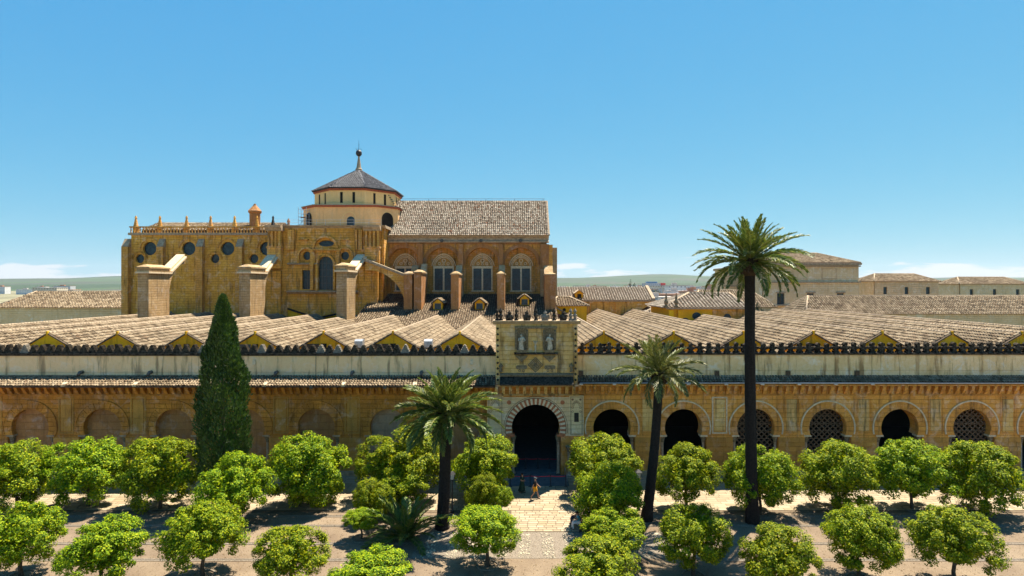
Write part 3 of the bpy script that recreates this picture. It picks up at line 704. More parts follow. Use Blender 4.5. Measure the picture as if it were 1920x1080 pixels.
for s, pxc in ((-1, 978), (1, 1030)):
    c = xb_(pxc); hw = .62
    nf = MB(); nf.box(c-hw, c-hw+.2, YB-.16, YB, zs(655), zs(618)); nf.box(c+hw-.2, c+hw, YB-.16, YB, zs(655), zs(618))
    fo = build(nf, 'niche_frame', M['grey_relief'], portal)
    for q in (-1, 1):
        build(MB().lathe(c+q*(hw-.1), YB-.2, [(.07,zs(655)),(.06,zs(652)),(.05,zs(622)),(.075,zs(619))], 8), 'niche_colonnette', M['grey_relief'], fo, True)
    ol = outline(c, zs(628), .40, zs(630), .40, zs(655))
    nb_ = MB(); arch_cell(nb_, c-hw+.2, c+hw-.2, zs(616.5), ol, YB-.13, YB, zs(655), back=False); build(nb_, 'niche_head', M['grey_relief'], fo)
    build(MB().prism(ol, 'y', YB-.02, YB-.004), 'niche_back', M['grey_relief'], fo)
    build(MB().box(c-.45, c+.45, YB-.36, YB, zs(660.3), zs(655)), 'pedestal', M['grey_relief'], portal)
    st_ = statue(c, YB-.2, zs(655), 1.42, 'niche_statue', M['statue'], None, s)
    tag(st_, 'white marble statue leaning in the niche with a twisted robe' if s < 0 else 'white marble robed figure with hands at its chest in the other niche', 'statue')
    build(MB().prism([(c-.6, zs(667)), (c+.6, zs(667)), (c+.42, zs(671)), (c+.12, zs(676)), (c, zs(679)), (c-.12, zs(676)), (c-.42, zs(671))], 'y', YB-.12, YB), 'carved_corbel', M['grey_relief'], portal)
    cc = xb_(978 if s < 0 else 1031)
    cart = MB(); cart.prism([(cc-.52, zs(690)),(cc-.42, zs(692)),(cc+.42, zs(692)),(cc+.52, zs(690)),(cc+.5, zs(686.5)),(cc+.42, zs(685)),(cc-.42, zs(685)),(cc-.5, zs(686.5))], 'y', YB-.07, YB)
    for q in (-1, 1): cart.ring(cc+q*.18, zs(695), .07, .12, 0, 360, YB-.06, YB, 12)
    build(cart, 'carved_cartouche', M['grey_relief'], portal)
    fg = statue(xb_(939.5 if s < 0 else 1070.5), YB-.16, zs(697), .85, 'kneeling_relief', M['grey_relief'], portal, s)
# vase of lilies between the niches and the lozenge crest
c = xb_(1004); va = MB(); va.lathe(c, YB-.05, [(.05,zs(661)),(.12,zs(660)),(.05,zs(656)),(.13,zs(650)),(.08,zs(647))], 10)
for q in (-.2,-.1,0,.1,.2): va.tube([(c, YB-.06, zs(648)), (c+q*.6, YB-.07, zs(643)), (c+q, YB-.06, zs(639))], [.02,.025,.03], 5)
build(va, 'carved_vase', M['white_trim'], portal, True)
cz_ = zs(684); cr = MB()
for a_, w_ in ((.72,.07), (.52,.05)):
    o4 = [(c, cz_+a_), (c+a_, cz_), (c, cz_-a_), (c-a_, cz_)]; i4 = [(c, cz_+a_-w_*1.4), (c+a_-w_*1.4, cz_), (c, cz_-a_+w_*1.4), (c-a_+w_*1.4, cz_)]
    for q in range(4): cr.prism([o4[q], o4[(q+1) % 4], i4[(q+1) % 4], i4[q]], 'y', YB-.09, YB)
for q in range(8):
    an = q*math.pi/4; cr.ring(c+.25*math.cos(an), cz_+.25*math.sin(an), .06, .1, 0, 360, YB-.07, YB, 8)
cr.ball((c, YB-.02, cz_), .16, .08, .16, 8, 6); build(cr, 'lozenge_crest', M['grey_relief'], portal)
# finials along the cornice
FZ = 14.521
for px, kind, mt in ((932,'u','m'),(939,'u','m'),(955,'c','m'),(968,'u','m'),(988,'c','m'),(1005,'u','m'),(1022,'c','p'),(1039,'u','m'),(1056,'c','m'),(1070,'u','p'),(1078,'u','p')):
    x = XA(px, YB+.2); mat = M['merlon'] if mt == 'm' else M['merlon_pale']; f = MB(); y = YB+.2
    if kind == 'u':
        f.lathe(x, y, [(.2,FZ),(.2,FZ+.12),(.1,FZ+.2),(.17,FZ+.36),(.2,FZ+.5),(.1,FZ+.62),(.08,FZ+.68),(.16,FZ+.8),(.14,FZ+.92),(.05,FZ+1.08),(.03,FZ+1.15)], 9)
    else:
        f.lathe(x, y, [(.34,FZ),(.34,FZ+.1),(.4,FZ+.28),(.3,FZ+.46),(.16,FZ+.6),(.19,FZ+.72),(.06,FZ+.86),(.03,FZ+1.0)], 6, .3, 1, .6)
        for q in (-1, 1): f.ring(x+q*.3, FZ+.42, .06, .13, 0, 360, y-.1, y+.1, 8)
    build(f, 'cornice_finial', mat, portal)
# steps, mat and threshold
build(MB().box(xs(955), xs(1062), 51.9, YF-.1, .02, .075), 'door_mat', M['hallfloor'], portal)
build(MB().box(XC-2.2, XC+2.2, YF+.3, 59.5, .021, .12), 'inner_mat', M['hallfloor'], portal)

# ------------------------------------------------------------------ the cathedral choir rising behind the hall
YW = 100.0
xw = lambda px: XA(px, YW); zw = lambda py: ZA(py, YW)
choir = empty('cathedral_choir', (-8, YW, 0), 'tall brown stone church wing with big tiled roof, arched bays and paired leaded windows', 'building')
CX0, CX1 = -22.3, xw(1024); ZE = 26.25
bays = [xw(757), xw(830), xw(903.5), xw(977)]
zsill = zw(548); bcz, br_ = zw(495), 2.78
cw = MB()
for i, bx in enumerate(bays):
    lo = CX0 if i == 0 else (bays[i-1]+bx)/2; hi = CX1 if i == 3 else (bays[i+1]+bx)/2
    arch_cell(cw, lo, hi, zw(458), outline(bx, bcz, br_, bcz-.02, br_-.01, zsill), YW, YW+1.5, zsill)
cw.box(CX0, CX1, YW+1.51, YW+13, 9, 25.6)
cw.box(CX0, CX1, YW-.05, YW+1.5, 9, zsill-.003)
build(cw, 'choir_wall', M['choir'], choir)
build(MB().box(CX0, CX1+.1, YW-.12, YW+.3, zw(458)+.003, zw(455)), 'upper_wall', M['brick'], choir)
build(MB().prism([(YW+.9, zw(455)),(YW-.5, zw(455)),(YW-.55, zw(453)),(YW-.22, zw(450)),(YW-.22, zw(446)),(YW-.5, zw(444)),(YW-.62, zw(441.5)),(YW+.9, zw(441.5))], 'x', CX0, CX1+.45), 'cornice', M['cornice'], choir)
for px in (829, 902, 976): build(MB().ball((xw(px), YW-.6, zw(452)), .30, .25, .30, 10, 6), 'roof_outlet', M['lead'], choir, True)
for i, bx in enumerate(bays):
    a0, a1 = 0, 180
    n = 22
    for k in range(0): pass
    build(MB().ring(bx, bcz, br_+.02, br_+.62, -2, 182, YW-.1, YW+.02, 26), 'arch_band', M['brick'], choir)
    wz0, wz1, hw = zw(543.5), zw(503), xw(847)-xw(830)
    wf = MB(); yb = YW+1.5
    for q0, q1 in ((-hw-.22, -hw), (-.14, .14), (hw, hw+.22)): wf.box(bx+q0, bx+q1, yb-.25, yb+.02, wz0-.1, wz1)
    wf.box(bx-hw-.24, bx+hw+.24, yb-.30, yb+.02, wz1+.003, wz1+.42); wf.box(bx-hw-.4, bx+hw+.4, yb-.4, yb+.02, wz0-.32, wz0-.103)
    win = build(wf, 'window', M['pale_choir'], choir)
    for s in (-1, 1):
        xa, xb2 = (bx-hw, bx-.14) if s < 0 else (bx+.14, bx+hw)
        for h_ in (0, 1):
            zc = (wz0+wz1)/2; za, zb2 = (wz0-.1, zc-.03) if h_ == 0 else (zc+.03, wz1)
            build(MB().box(xa, xb2, yb-.06, yb-.02, za, zb2), 'pane', M['glass'], win)
        lead = MB()
        lead.box(xa, xb2, yb-.12, yb-.05, (wz0+wz1)/2-.035, (wz0+wz1)/2+.035)
        for q in range(-7, 8):
            for sg in (-1, 1):
                c0 = (wz0+wz1)/2 + q*.42; w2 = (xb2-xa)
                pts = [(xa, c0-sg*w2*.8), (xb2, c0+sg*w2*.8)]
                if min(pts[0][1], pts[1][1]) < wz0-.1 or max(pts[0][1], pts[1][1]) > wz1: continue
                lead.prism([(pts[0][0], pts[0][1]-.016), (pts[1][0], pts[1][1]-.016), (pts[1][0], pts[1][1]+.016), (pts[0][0], pts[0][1]+.016)], 'y', yb-.09, yb-.065)
        build(lead, 'lead_lattice', M['lead'], win)
    # pointed tympanum with mouldings and tracery
    ty = MB(); zb3 = wz1+.45; zt3 = zw(478)
    def pointed(hw_, zt_): 
        pts = []
        for k in range(9): t_ = k/8; pts.append((bx - hw_*(1-t_**1.5), zb3 + (zt_-zb3)*(1-(1-t_)**1.7)))
        return pts
    for hw_, zt_, w_, d in ((hw+.25, zt3, .1, .22), (hw+.02, zt3-.25, .09, .15), (hw+.55, zt3+.32, .12, .28)):
        L_ = pointed(hw_, zt_); L2 = pointed(hw_-w_, zt_-w_*1.6)
        for k in range(8):
            ty.prism([L_[k], L_[k+1], L2[k+1], L2[k]], 'y', yb-d, yb+.01)
            m_ = lambda p: (2*bx-p[0], p[1]); ty.prism([m_(L_[k]), m_(L2[k]), m_(L2[k+1]), m_(L_[k+1])], 'y', yb-d, yb+.01)
    for cx_, cz3, rr in ((bx, zb3+.9, .36), (bx-.75, zb3+.4, .26), (bx+.75, zb3+.4, .26), (bx, zb3+.3, .2)):
        ty.ring(cx_, cz3, rr*.6, rr, 0, 360, yb-.12, yb+.01, 14)
    build(ty, 'tympanum', M['pale_choir'], choir)
pil_x = [xw(790), xw(865), xw(939.5), xw(1021)]
for i, pxx in enumerate(pil_x):
    w_ = .42 if i < 3 else .75
    build(MB().box(pxx-w_, pxx+w_, YW-1.5, YW-.06, 13, zw(505)), 'pilaster', M['pier'], choir)
    build(MB().box(pxx-w_+.04, pxx+w_-.04, YW-1.0, YW-.124, zw(505)+.002, zw(458.5)), 'pilaster', M['brick'], choir)
build(MB().box(CX1+.002, CX1+1.1, YW-.3, YW+2, 9, zw(459)), 'corner_buttress', M['choir'], choir)
build(MB().box(CX1+1.1, CX1+1.9, YW+.4, YW+2.4, 9, zw(464)), 'corner_buttress', M['pier'], choir)
# main tiled roof
YRg = 106.6; ZRg = ZA(378.5, YRg)
dk = build(MB().prism([(YW-.6, ZE),(YRg, ZRg-.1),(2*YRg-YW+.6, ZE)], 'x', CX0+.2, CX1+.35), 'main_roof', M['pan'], choir)
V = Vector((0, YRg-YW+.75, ZRg-ZE+.15)); L = V.length
tiles('tile_covering', (CX0+.2, YW-.75, ZE-.0), (1,0,0), V/L, CX1-CX0+.15, L, dk, M['tile_c'], .335, .46)
rc = MB(); x = CX0
while x < CX1+.3: rc.tube([(x, YRg, ZRg+.05),(x+.5, YRg, ZRg+.08)], [.2,.17], 7); x += .48
build(rc, 'ridge_cap', M['ridge'], dk, True, 'stuff')
build(MB().tube([(CX0, YRg, ZRg+.55),(CX1+.1, YRg, ZRg+.55)], .03, 5), 'lightning_wire', M['iron'], dk)
for k in range(6): build(MB().tube([(CX0+.8+k*5.2, YRg, ZRg),(CX0+.8+k*5.2, YRg, ZRg+.57)], .035, 5), 'wire_post', M['iron'], dk)
vg = MB().prism([(YW-.7, ZE-.05),(YRg, ZRg-.05),(YRg, ZRg+.2),(YW-.7, ZE+.18)], 'x', CX1+.352, CX1+.6); build(vg, 'verge', M['ridge'], dk)

# aisle lean-to roof with dormers
ZL1, ZL0, YL0 = 16.3, 11.5, 84.0
LX0, LX1 = -24.5, 6.0
al = build(MB().prism([(YW-.06, ZL1),(YL0, ZL0),(YL0, 9),(YW-.06, 9)], 'x', LX0, LX1), 'aisle_roof', M['pan'], choir)
V = Vector((0, YW-.06-YL0, ZL1-ZL0)); L = V.length
tiles('tile_covering', (LX0, YL0-.1, ZL0+.03), (1,0,0), V/L, LX1-LX0, L, al, M['tile'], .36, .45, rad=.37)
lz = lambda y: ZL0 + (ZL1-ZL0)*(y-YL0)/(YW-YL0)
for k, (px, py, yd) in enumerate(((821, 583, 92.0), (899, 583, 92.0), (983.5, 575, 94.0))):
    x = XA(px, yd); z0 = lz(yd)-.1; h = 1.25; w = .72
    d = build(MB().prism([(x-w, z0),(x-w, z0+h),(x, z0+h+.62),(x+w, z0+h),(x+w, z0)], 'y', yd, yd+4.2), 'dormer', M['yellow'], choir)
    build(MB().box(x-.5, x+.5, yd-.02, yd+.1, z0+.28, z0+1.18), 'dormer_window', M['glass'], d)
    fr = MB(); fr.box(x-.58, x-.5, yd-.05, yd, z0+.2, z0+1.26); fr.box(x+.5, x+.58, yd-.05, yd, z0+.2, z0+1.26); fr.box(x-.58, x+.58, yd-.06, yd, z0+1.263, z0+1.33); fr.box(x-.58, x+.58, yd-.09, yd, z0+.12, z0+.197)
    build(fr, 'dormer_frame', M['orange'], d)
    for s in (-1, 1):
        V2 = Vector((-s*(w+.28), 0, .78)); L2 = V2.length
        build(MB().prism([(x+s*(w+.28), z0+h-.16),(x, z0+h+.62),(x, z0+h+.74),(x+s*(w+.28), z0+h-.04)], 'y', yd-.25, yd+3.6), 'dormer_roof', M['pan'], d)
        tiles('dormer_tiles', (x+s*(w+.3), yd-.28, z0+h-.05), (0,1,0), V2/L2, 3.8, L2, d, M['tile'], .28, .36)

# brick piers with flying props in front of the bays
YQ = 91.7
def cap_block(x0, x1, y0, y1, z, parent, h=.55):
    c = MB(); c.box(x0-.14, x1+.14, y0-.14, y1+.1, z, z+.2)
    xm, ym = (x0+x1)/2, (y0+y1)/2
    c.add([(x0-.05,y0-.05,z+.2),(x1+.05,y0-.05,z+.2),(x1+.05,y1,z+.2),(x0-.05,y1,z+.2),(xm-.1,y0+.6,z+h),(xm+.1,y0+.6,z+h),(xm+.1,y1-.4,z+h),(xm-.1,y1-.4,z+h)], [(0,1,5,4),(1,2,6,5),(2,3,7,6),(3,0,4,7),(4,5,6,7)])
    return build(c, 'pier_cap', M['pier'], parent)
for k, (pa, pb, py, yb2) in enumerate(((757, 772.5, 515, 96.5), (776, 790, 512, 96.5), (845.5, 860, 515, 96.6), (932, 946, 515, 96.6), (1022, 1042, 516, 96.6))):
    x0, x1 = XA(pa, YQ), XA(pb, YQ); zt = ZA(py, YQ)
    pr = build(MB().box(x0, x1, YQ, yb2, 9.5, zt), 'buttress_pier', M['brick'], choir)
    cap_block(x0, x1, YQ, yb2, zt+.002, pr)
    zt2 = zt+1.7; arc = [(yb2+.01, zt-2.4)] + [(yb2+.01+(YW-1.51-yb2)*math.sin(t_*math.pi/2), zt-2.4+2.2*(1-math.cos(t_*math.pi/2))) for t_ in [q/6 for q in range(1,7)]]
    build(MB().prism(arc + [(YW-1.51, zt2), (yb2+.01, zt+.1)], 'x', x0+.1, x1-.1), 'prop_arch', M['pier'], pr)

# ------------------------------------------------------------------ transept front
YT = 96.0
xt = lambda px: XA(px, YT); zt_ = lambda py: ZA(py, YT)
trans = empty('cathedral_transept', (xt(611), YT, 0), 'ochre stone church front with tall arched glass window, round windows and clustered corner shafts', 'building')
TX0, TX1 = xt(508), xt(718); ZT = zt_(428)
# main wall in pieces round the window openings (thick wall behind, openings cut as recesses)
def wall_with_holes(mb, x0, x1, z0, z1, y0, y1, holes):
    """front sheet at y0 with polygonal holes (list of outlines), reveals to y1, via bmesh boolean-free triangulation"""
    bm = bmesh.new(); es = []
    def loop(pts):
        vs = [bm.verts.new((p[0], y0, p[1])) for p in pts]
        for a, b in zip(vs, vs[1:]+vs[:1]): es.append(bm.edges.new((a, b)))
        return vs
    loop([(x0,z0),(x1,z0),(x1,z1),(x0,z1)])
    for h in holes: loop(h)
    bmesh.ops.triangle_fill(bm, edges=es, use_beauty=True, use_dissolve=False, normal=(0,-1,0))
    bm.verts.index_update(); vs = [tuple(v.co) for v in bm.verts]; fs = []
    def inside(c, h):
        n = len(h); r_ = False
        for i in range(n):
            (xa, za), (xb, zb) = h[i], h[(i+1) % n]
            if (za > c[1]) != (zb > c[1]) and c[0] < (xb-xa)*(c[1]-za)/(zb-za)+xa: r_ = not r_
        return r_
    for f in bm.faces:
        c = f.calc_center_median()
        if any(inside((c.x, c.z), h) for h in holes): continue
        fs.append(tuple(v.index for v in f.verts))
    bm.free(); mb.add(vs, fs)
    for h in holes:
        n = len(h)
        for i in range(n):
            a, b = h[i], h[(i+1) % n]; mb.add([(a[0],y0,a[1]),(b[0],y0,b[1]),(b[0],y1,b[1]),(a[0],y1,a[1])], [(0,1,2,3)])
ell = lambda cx, cz2, rx, rz, n=24: [(cx+rx*math.cos(2*math.pi*k/n), cz2+rz*math.sin(2*math.pi*k/n)) for k in range(n)]
arch_poly = lambda cx, hw, z0, zs_, n=16: [(cx-hw, z0)] + [(cx-hw*math.cos(math.pi*k/n), zs_+hw*math.sin(math.pi*k/n)) for k in range(n+1)] + [(cx+hw, z0)]
bw_c = xt(611); bw_h = (xt(625.5)-xt(597))/2
H1 = arch_poly(bw_c, bw_h, zt_(543.5), zt_(495))
H2 = [(xt(566.5), zt_(542.5)), (xt(566.5), zt_(506.5)), (xt(584), zt_(506.5)), (xt(584), zt_(542.5))]
H2b = [(xt(638), zt_(542.5)), (xt(638), zt_(506.5)), (xt(655.5), zt_(506.5)), (xt(655.5), zt_(542.5))]
H3 = ell(xt(575.5), zt_(479.5), .66, .70); H4 = ell(xt(647), zt_(479.5), .66, .70); H5 = ell(xt(611.5), zt_(456.5), 1.28, .50, 28)
tm = MB(); wall_with_holes(tm, TX0, TX1, 9, ZT, YT, YT+.7, [H1, H2, H2b, H3, H4, H5])
tm.box(TX0, TX1, YT+.72, 113, 9, ZT)
build(tm, 'front_wall', M['transept'], trans)
def glazing(poly, bars_x, bars_z, y=YT+.45):
    o = build(MB().prism(poly, 'y', y, y+.06), 'window', M['glass'], trans)
    xs_ = [p[0] for p in poly]; zs_ = [p[1] for p in poly]; x0, x1, z0, z1 = min(xs_), max(xs_), min(zs_), max(zs_)
    b = MB()
    for k in range(1, bars_x): xx = x0+(x1-x0)*k/bars_x; b.box(xx-.045, xx+.045, y-.06, y-.002, z0, z1-(.0 if bars_x == 2 else .25))
    for k in range(1, bars_z): zz = z0+(z1-z0)*k/bars_z; b.box(x0, x1, y-.05, y-.003, zz-.04, zz+.04)
    if b.v: build(b, 'glazing_bar', M['lead'], o)
    return o
glazing(H1, 4, 5); glazing(H2, 2, 2); glazing(H2b, 2, 2); glazing(H3, 1, 1); glazing(H4, 1, 1); glazing(H5, 1, 1)
# surrounds
tr = MB().ring(bw_c, zt_(495), bw_h+.02, bw_h+.34, 0, 180, YT-.35, YT+.02, 20); build(tr, 'window_arch', M['transept'], trans)
for s in (-1, 1):
    build(MB().box(bw_c+s*(bw_h+.18)-.16, bw_c+s*(bw_h+.18)+.16, YT-.34, YT+.02, zt_(545), zt_(495)), 'window_jamb', M['transept'], trans)
    build(MB().box(bw_c+s*2.15-.26, bw_c+s*2.15+.26, YT-.55, YT+.02, zt_(543), zt_(470)), 'window_pilaster', M['choir'], trans)
    build(MB().box(bw_c+s*2.15-.36, bw_c+s*2.15+.36, YT-.68, YT+.02, zt_(497), zt_(493.5)), 'pilaster_capital', M['choir'], trans)
    c = xt(575.5 if s < 0 else 647)
    build(MB().ring(c, zt_(479.5), 1.12, 1.42, 0, 180, YT-.5, YT+.02, 18), 'oculus_hood', M['choir'], trans)
    for q in (-1, 1): build(MB().box(c+q*1.27-.15, c+q*1.27+.15, YT-.5, YT+.02, zt_(493), zt_(479.5)), 'oculus_jamb', M['transept'], trans)
    build(MB().box(c-.98, c+.98, YT-.02, YT-.012, zt_(491), zt_(491)+.1), 'oculus_sill', M['transept'], trans)
    c = xt(570 if s < 0 else 648); build(MB().box(c-.75, c+.75, YT-.45, YT+.02, zt_(450), zt_(448)), 'wall_tablet', M['choir'], trans)
    build(MB().box(c-.5, c+.5, YT-.12, YT+.02, zt_(456), zt_(450.2)), 'wall_tablet', M['choir'], trans)
build(MB().ring(bw_c, zt_(466), 1.75, 2.1, 0, 180, YT-.55, YT+.02, 22), 'lunette_hood', M['choir'], trans)
build(MB().box(bw_c-2.6, bw_c+2.6, YT-.65, YT+.02, zt_(470), zt_(467.8)), 'lunette_sill', M['choir'], trans)
for py, d, h in ((494, .45, .25), (546, .75, .4)):
    build(MB().prism([(YT+.02, zt_(py)-h), (YT-d*.4, zt_(py)-h), (YT-d, zt_(py)-h*.3), (YT-d, zt_(py)), (YT+.02, zt_(py)+.12)], 'x', xt(540), xt(688) if py > 500 else xt(597)), 'string_course', M['cornice'], trans)
build(MB().prism([(YT+.02, zt_(494)-.22), (YT-.1, zt_(494)-.22), (YT-.22, zt_(494)), (YT+.02, zt_(494)+.12)], 'x', xt(625.6), xt(690)), 'string_course', M['cornice'], trans)
# old roof line scar (V shape) on the lower wall
for pts in (((540, 577), (595, 595)), ((595, 595), (640, 585))):
    (xa, za), (xb3, zb4) = [(xt(p[0]), zt_(p[1])) for p in pts]
    build(MB().prism([(xa, za), (xb3, zb4), (xb3, zb4-.3), (xa, za-.3)], 'y', YT-.25, YT+.02), 'roof_scar', M['merlon'], trans)
build(MB().prism([(xt(540), zt_(579)), (xt(595), zt_(597)), (xt(640), zt_(587)), (xt(640), zt_(612)), (xt(540), zt_(612))], 'y', YT-.05, YT+.02), 'limewashed_base', M['yellow'], trans)
build(MB().prism([(114, ZT+.003),(YT-.05, ZT+.003),(YT-.15, ZT+.18),(YT-.45, ZT+.26),(YT-.55, ZT+.46),(114, ZT+.46)], 'x', TX0-.5, TX1+.5), 'cornice', M['cornice'], trans)
# corner shaft clusters
for s, pa, pb in ((-1, 506, 531), (1, 687, 714)):
    x0, x1 = xt(pa), xt(pb); zb_, zm = zt_(489), zt_(466)
    tb = build(MB().box(x0, x1, YT-1.1, YT-.003, zb_, zm), 'turret_base', M['choir'], trans)
    build(MB().box(x0-.12, x1+.12, YT-1.22, YT-.003, zm+.003, zm+.25), 'turret_moulding', M['choir'], trans)
    build(MB().prism([(x0+.1, zb_-1.3),(x1-.1, zb_-1.3),(x1, zb_-.003),(x0, zb_-.003)], 'y', YT-.9, YT-.003), 'turret_corbel', M['transept'], trans)
    build(MB().box(x0+.1, x1-.1, YT-.8, YT-.003, zm+.253, ZT-.5), 'turret_core', M['transept'], trans)
    for k in range(4):
        xx = x0+.22+(x1-x0-.44)*k/3
        build(MB().lathe(xx, YT-.98, [(.24,zm+.253),(.24,zm+.5),(.17,zm+.6),(.16,ZT-.9),(.26,ZT-.62),(.26,ZT-.5)], 10), 'corner_shaft', M['choir'], trans, True)
    build(MB().prism([(YT-.003, ZT-.497),(YT-1.15, ZT-.497),(YT-1.3, ZT-.2),(YT-1.55, ZT),(YT-1.62, ZT+.35),(YT-.56, ZT+.35),(YT-.56, ZT-.01),(YT-.003, ZT-.01)], 'x', x0-.2, x1+.2), 'turret_cornice', M['cornice'], trans)
for pa, w_ in ((545, .28), (551, .2), (669, .2), (677, .28)):
    build(MB().box(xt(pa)-w_, xt(pa)+w_, YT-.55, YT+.02, zt_(468), ZT-.3), 'wall_pilaster', M['choir'], trans)
for pa, pb in ((503, 529), (674, 690)):
    build(MB().box(xt(pa), xt(pb), YT-.7, YT-.003, 9.5, zt_(494)-1.2), 'lower_buttress', M['transept'], trans)

# perpendicular flyers
M['flyer'] = stone('flyer_masonry', (.50,.35,.18), (.43,.28,.13), (.28,.17,.07), .8, .36, .55, .5)
def flyer(xa, xb2, y0, y1, zt1, zwall, nm):
    root = build(MB().box(xa, xb2, y0, y1, 9.0, zt1), 'flying_buttress', M['flyer'], trans)
    arc = []
    for q in range(9): t_ = q/8; arc.append((y1+.003+(YT-1.0-y1)*(1-math.cos(t_*math.pi/2)), zt1-3.4+(zwall-.9-zt1+3.4)*math.sin(t_*math.pi/2)))
    build(MB().prism(arc + [(YT-1.0, zwall), (y1+.003, zt1)], 'x', xa+.04, xb2-.04), 'flying_arch', M['flyer'], root)
    build(MB().box(xa-.25, xb2+.25, y0-.25, y1+.4, zt1+.003, zt1+.25), 'pier_cap', M['white_trim'], root)
    build(MB().box(xa-.1, xb2+.1, y0-.05, y1-.2, zt1+.253, zt1+.75), 'pier_block', M['pier'], root)
    cap_block(xa-.1, xb2+.1, y0-.05, y1-.2, zt1+.753, root, .6)
    sl = (zwall-zt1)/(YT-1.0-y1)
    build(MB().prism([(y1+.41, zt1+.16), (YT-1.0, zwall+.01+.02), (YT-1.0, zwall+.3), (y1+.41, zt1+.44)], 'x', xa-.22, xb2+.22), 'sloping_coping', M['white_trim'], root)
    build(MB().prism([(y1+.41, zt1+.445), (YT-1.0, zwall+.305), (YT-1.0, zwall+.62), (y1+.41, zt1+.8)], 'x', xa+.1, xb2-.1), 'coping_ridge', M['white_trim'], root)
flyer(-40.7, -39.1, 85.5, 90.6, 19.55, 22.2, 'a')
flyer(-26.25, -24.75, 84.6, 89.0, 19.75, 22.2, 'b')
flyer(-55.5, -53.9, 85.5, 90.6, 19.55, 22.2, 'c')
# frontal flyer from the corner to the double pier
yf0, yf1 = 93.5, 94.79
xa, xb2 = -24.4, XA(757, YQ); za, zb4 = 21.7, 19.15
arc = [(xb2-(xb2-xa-.6)*math.sin(q/10*math.pi/2), 13.2+(za-1.6-13.2)*(1-math.cos(q/10*math.pi/2))**1.0) for q in range(11)]
arc = [(xa+.6+(xb2-xa-.6)*math.cos(q/10*math.pi/2), 13.5+(za-1.5-13.5)*math.sin(q/10*math.pi/2)) for q in range(11)]
ff = build(MB().prism(arc + [(xa, za-1.5), (xa, za), (xb2, zb4)], 'y', yf0, yf1), 'frontal_flyer', M['choir'], trans)
build(MB().prism([(xa-.2, za+.003), (xb2, zb4+.003), (xb2, zb4+.32), (xa-.2, za+.38)], 'y', yf0-.25, yf1+.25), 'sloping_coping', M['cornice'], ff)
build(MB().prism([(xa-.2, za+.39), (xb2, zb4+.33), (xb2, zb4+.42), (xa-.2, za+.48)], 'y', yf0-.3, yf0+.25), 'coping_lip', M['white_trim'], ff)
build(MB().box(XA(674,95), XA(709,95), 94.8, YT-.705, 9.5, za-.9), 'corner_pier', M['transept'], trans)

# ------------------------------------------------------------------ domed drum
DX, DY = -29.1, 107.0
dome = empty('domed_drum', (DX, DY, 0), 'peach two-tier octagonal drum with red cornices and dark pyramid roof topped by a ball finial', 'tower')
ap = 7.05; rO = ap/math.cos(math.pi/8); zE, zA2 = 34.0, 38.9
def octa(a, rot=math.pi/8): rr = a/math.cos(math.pi/8); return [(DX+rr*math.cos(rot+k*math.pi/4), DY+rr*math.sin(rot+k*math.pi/4)) for k in range(8)]
lowhw, ch = 8.2, 3.0
low = [(-lowhw+ch,-lowhw),(lowhw-ch,-lowhw),(lowhw,-lowhw+ch),(lowhw,lowhw-ch),(lowhw-ch,lowhw),(-lowhw+ch,lowhw),(-lowhw,lowhw-ch),(-lowhw,-lowhw+ch)]
def grow(poly, k): return [(DX+p[0]*k, DY+p[1]*k) for p in poly]
zb5, zc5 = 27.0, 31.0
build(MB().prism(grow(low, 1.0), 'z', zb5, zc5), 'lower_tier', M['dome_wall'], dome)
build(MB().prism(grow(low, 1.025), 'z', zc5+.003, zc5+.28), 'lower_cornice', M['red_trim'], dome)
build(MB().prism(grow(low, 1.045), 'z', zc5+.283, zc5+.4), 'lower_tile_lip', M['tile_g'], dome)
lo3 = grow(low, 1.035); up3 = octa(ap-.05)
build(MB().prism(octa(ap), 'z', zc5+.35, zE), 'upper_tier', M['dome_wall'], dome)
build(MB().prism(octa(ap+.22), 'z', zE+.003, zE+.3), 'upper_cornice', M['red_trim'], dome)
build(MB().prism(octa(ap+.42), 'z', zE+.303, zE+.42), 'eave_board', M['pan_d'], dome)
up = octa(ap)
for k in range(8):                                     # two slit windows in each upper face
    a, b = Vector(up[k]+(0,)), Vector(up[(k+1) % 8]+(0,)); d = (b-a).normalized(); nn = Vector((d.y, -d.x, 0))
    if (a+b).dot(nn) < 2*Vector((DX, DY, 0)).dot(nn): nn = -nn
    if nn.y > .5: continue
    for t_ in (.32, .68):
        c = a.lerp(b, t_); q = d*.22; o_ = nn*.02; i_ = nn*-.2
        sl = MB(); z0, z1 = zc5+.85, zE-.3
        sl.add([c-q+o_+Vector((0,0,z0)), c+q+o_+Vector((0,0,z0)), c+q+o_+Vector((0,0,z1)), c-q+o_+Vector((0,0,z1)), c-q+i_+Vector((0,0,z0)), c+q+i_+Vector((0,0,z0)), c+q+i_+Vector((0,0,z1)), c-q+i_+Vector((0,0,z1))],
               [(0,1,2,3),(4,7,6,5),(0,4,5,1),(1,5,6,2),(2,6,7,3),(3,7,4,0)])
        build(sl, 'slit_window', M['dark'], dome)
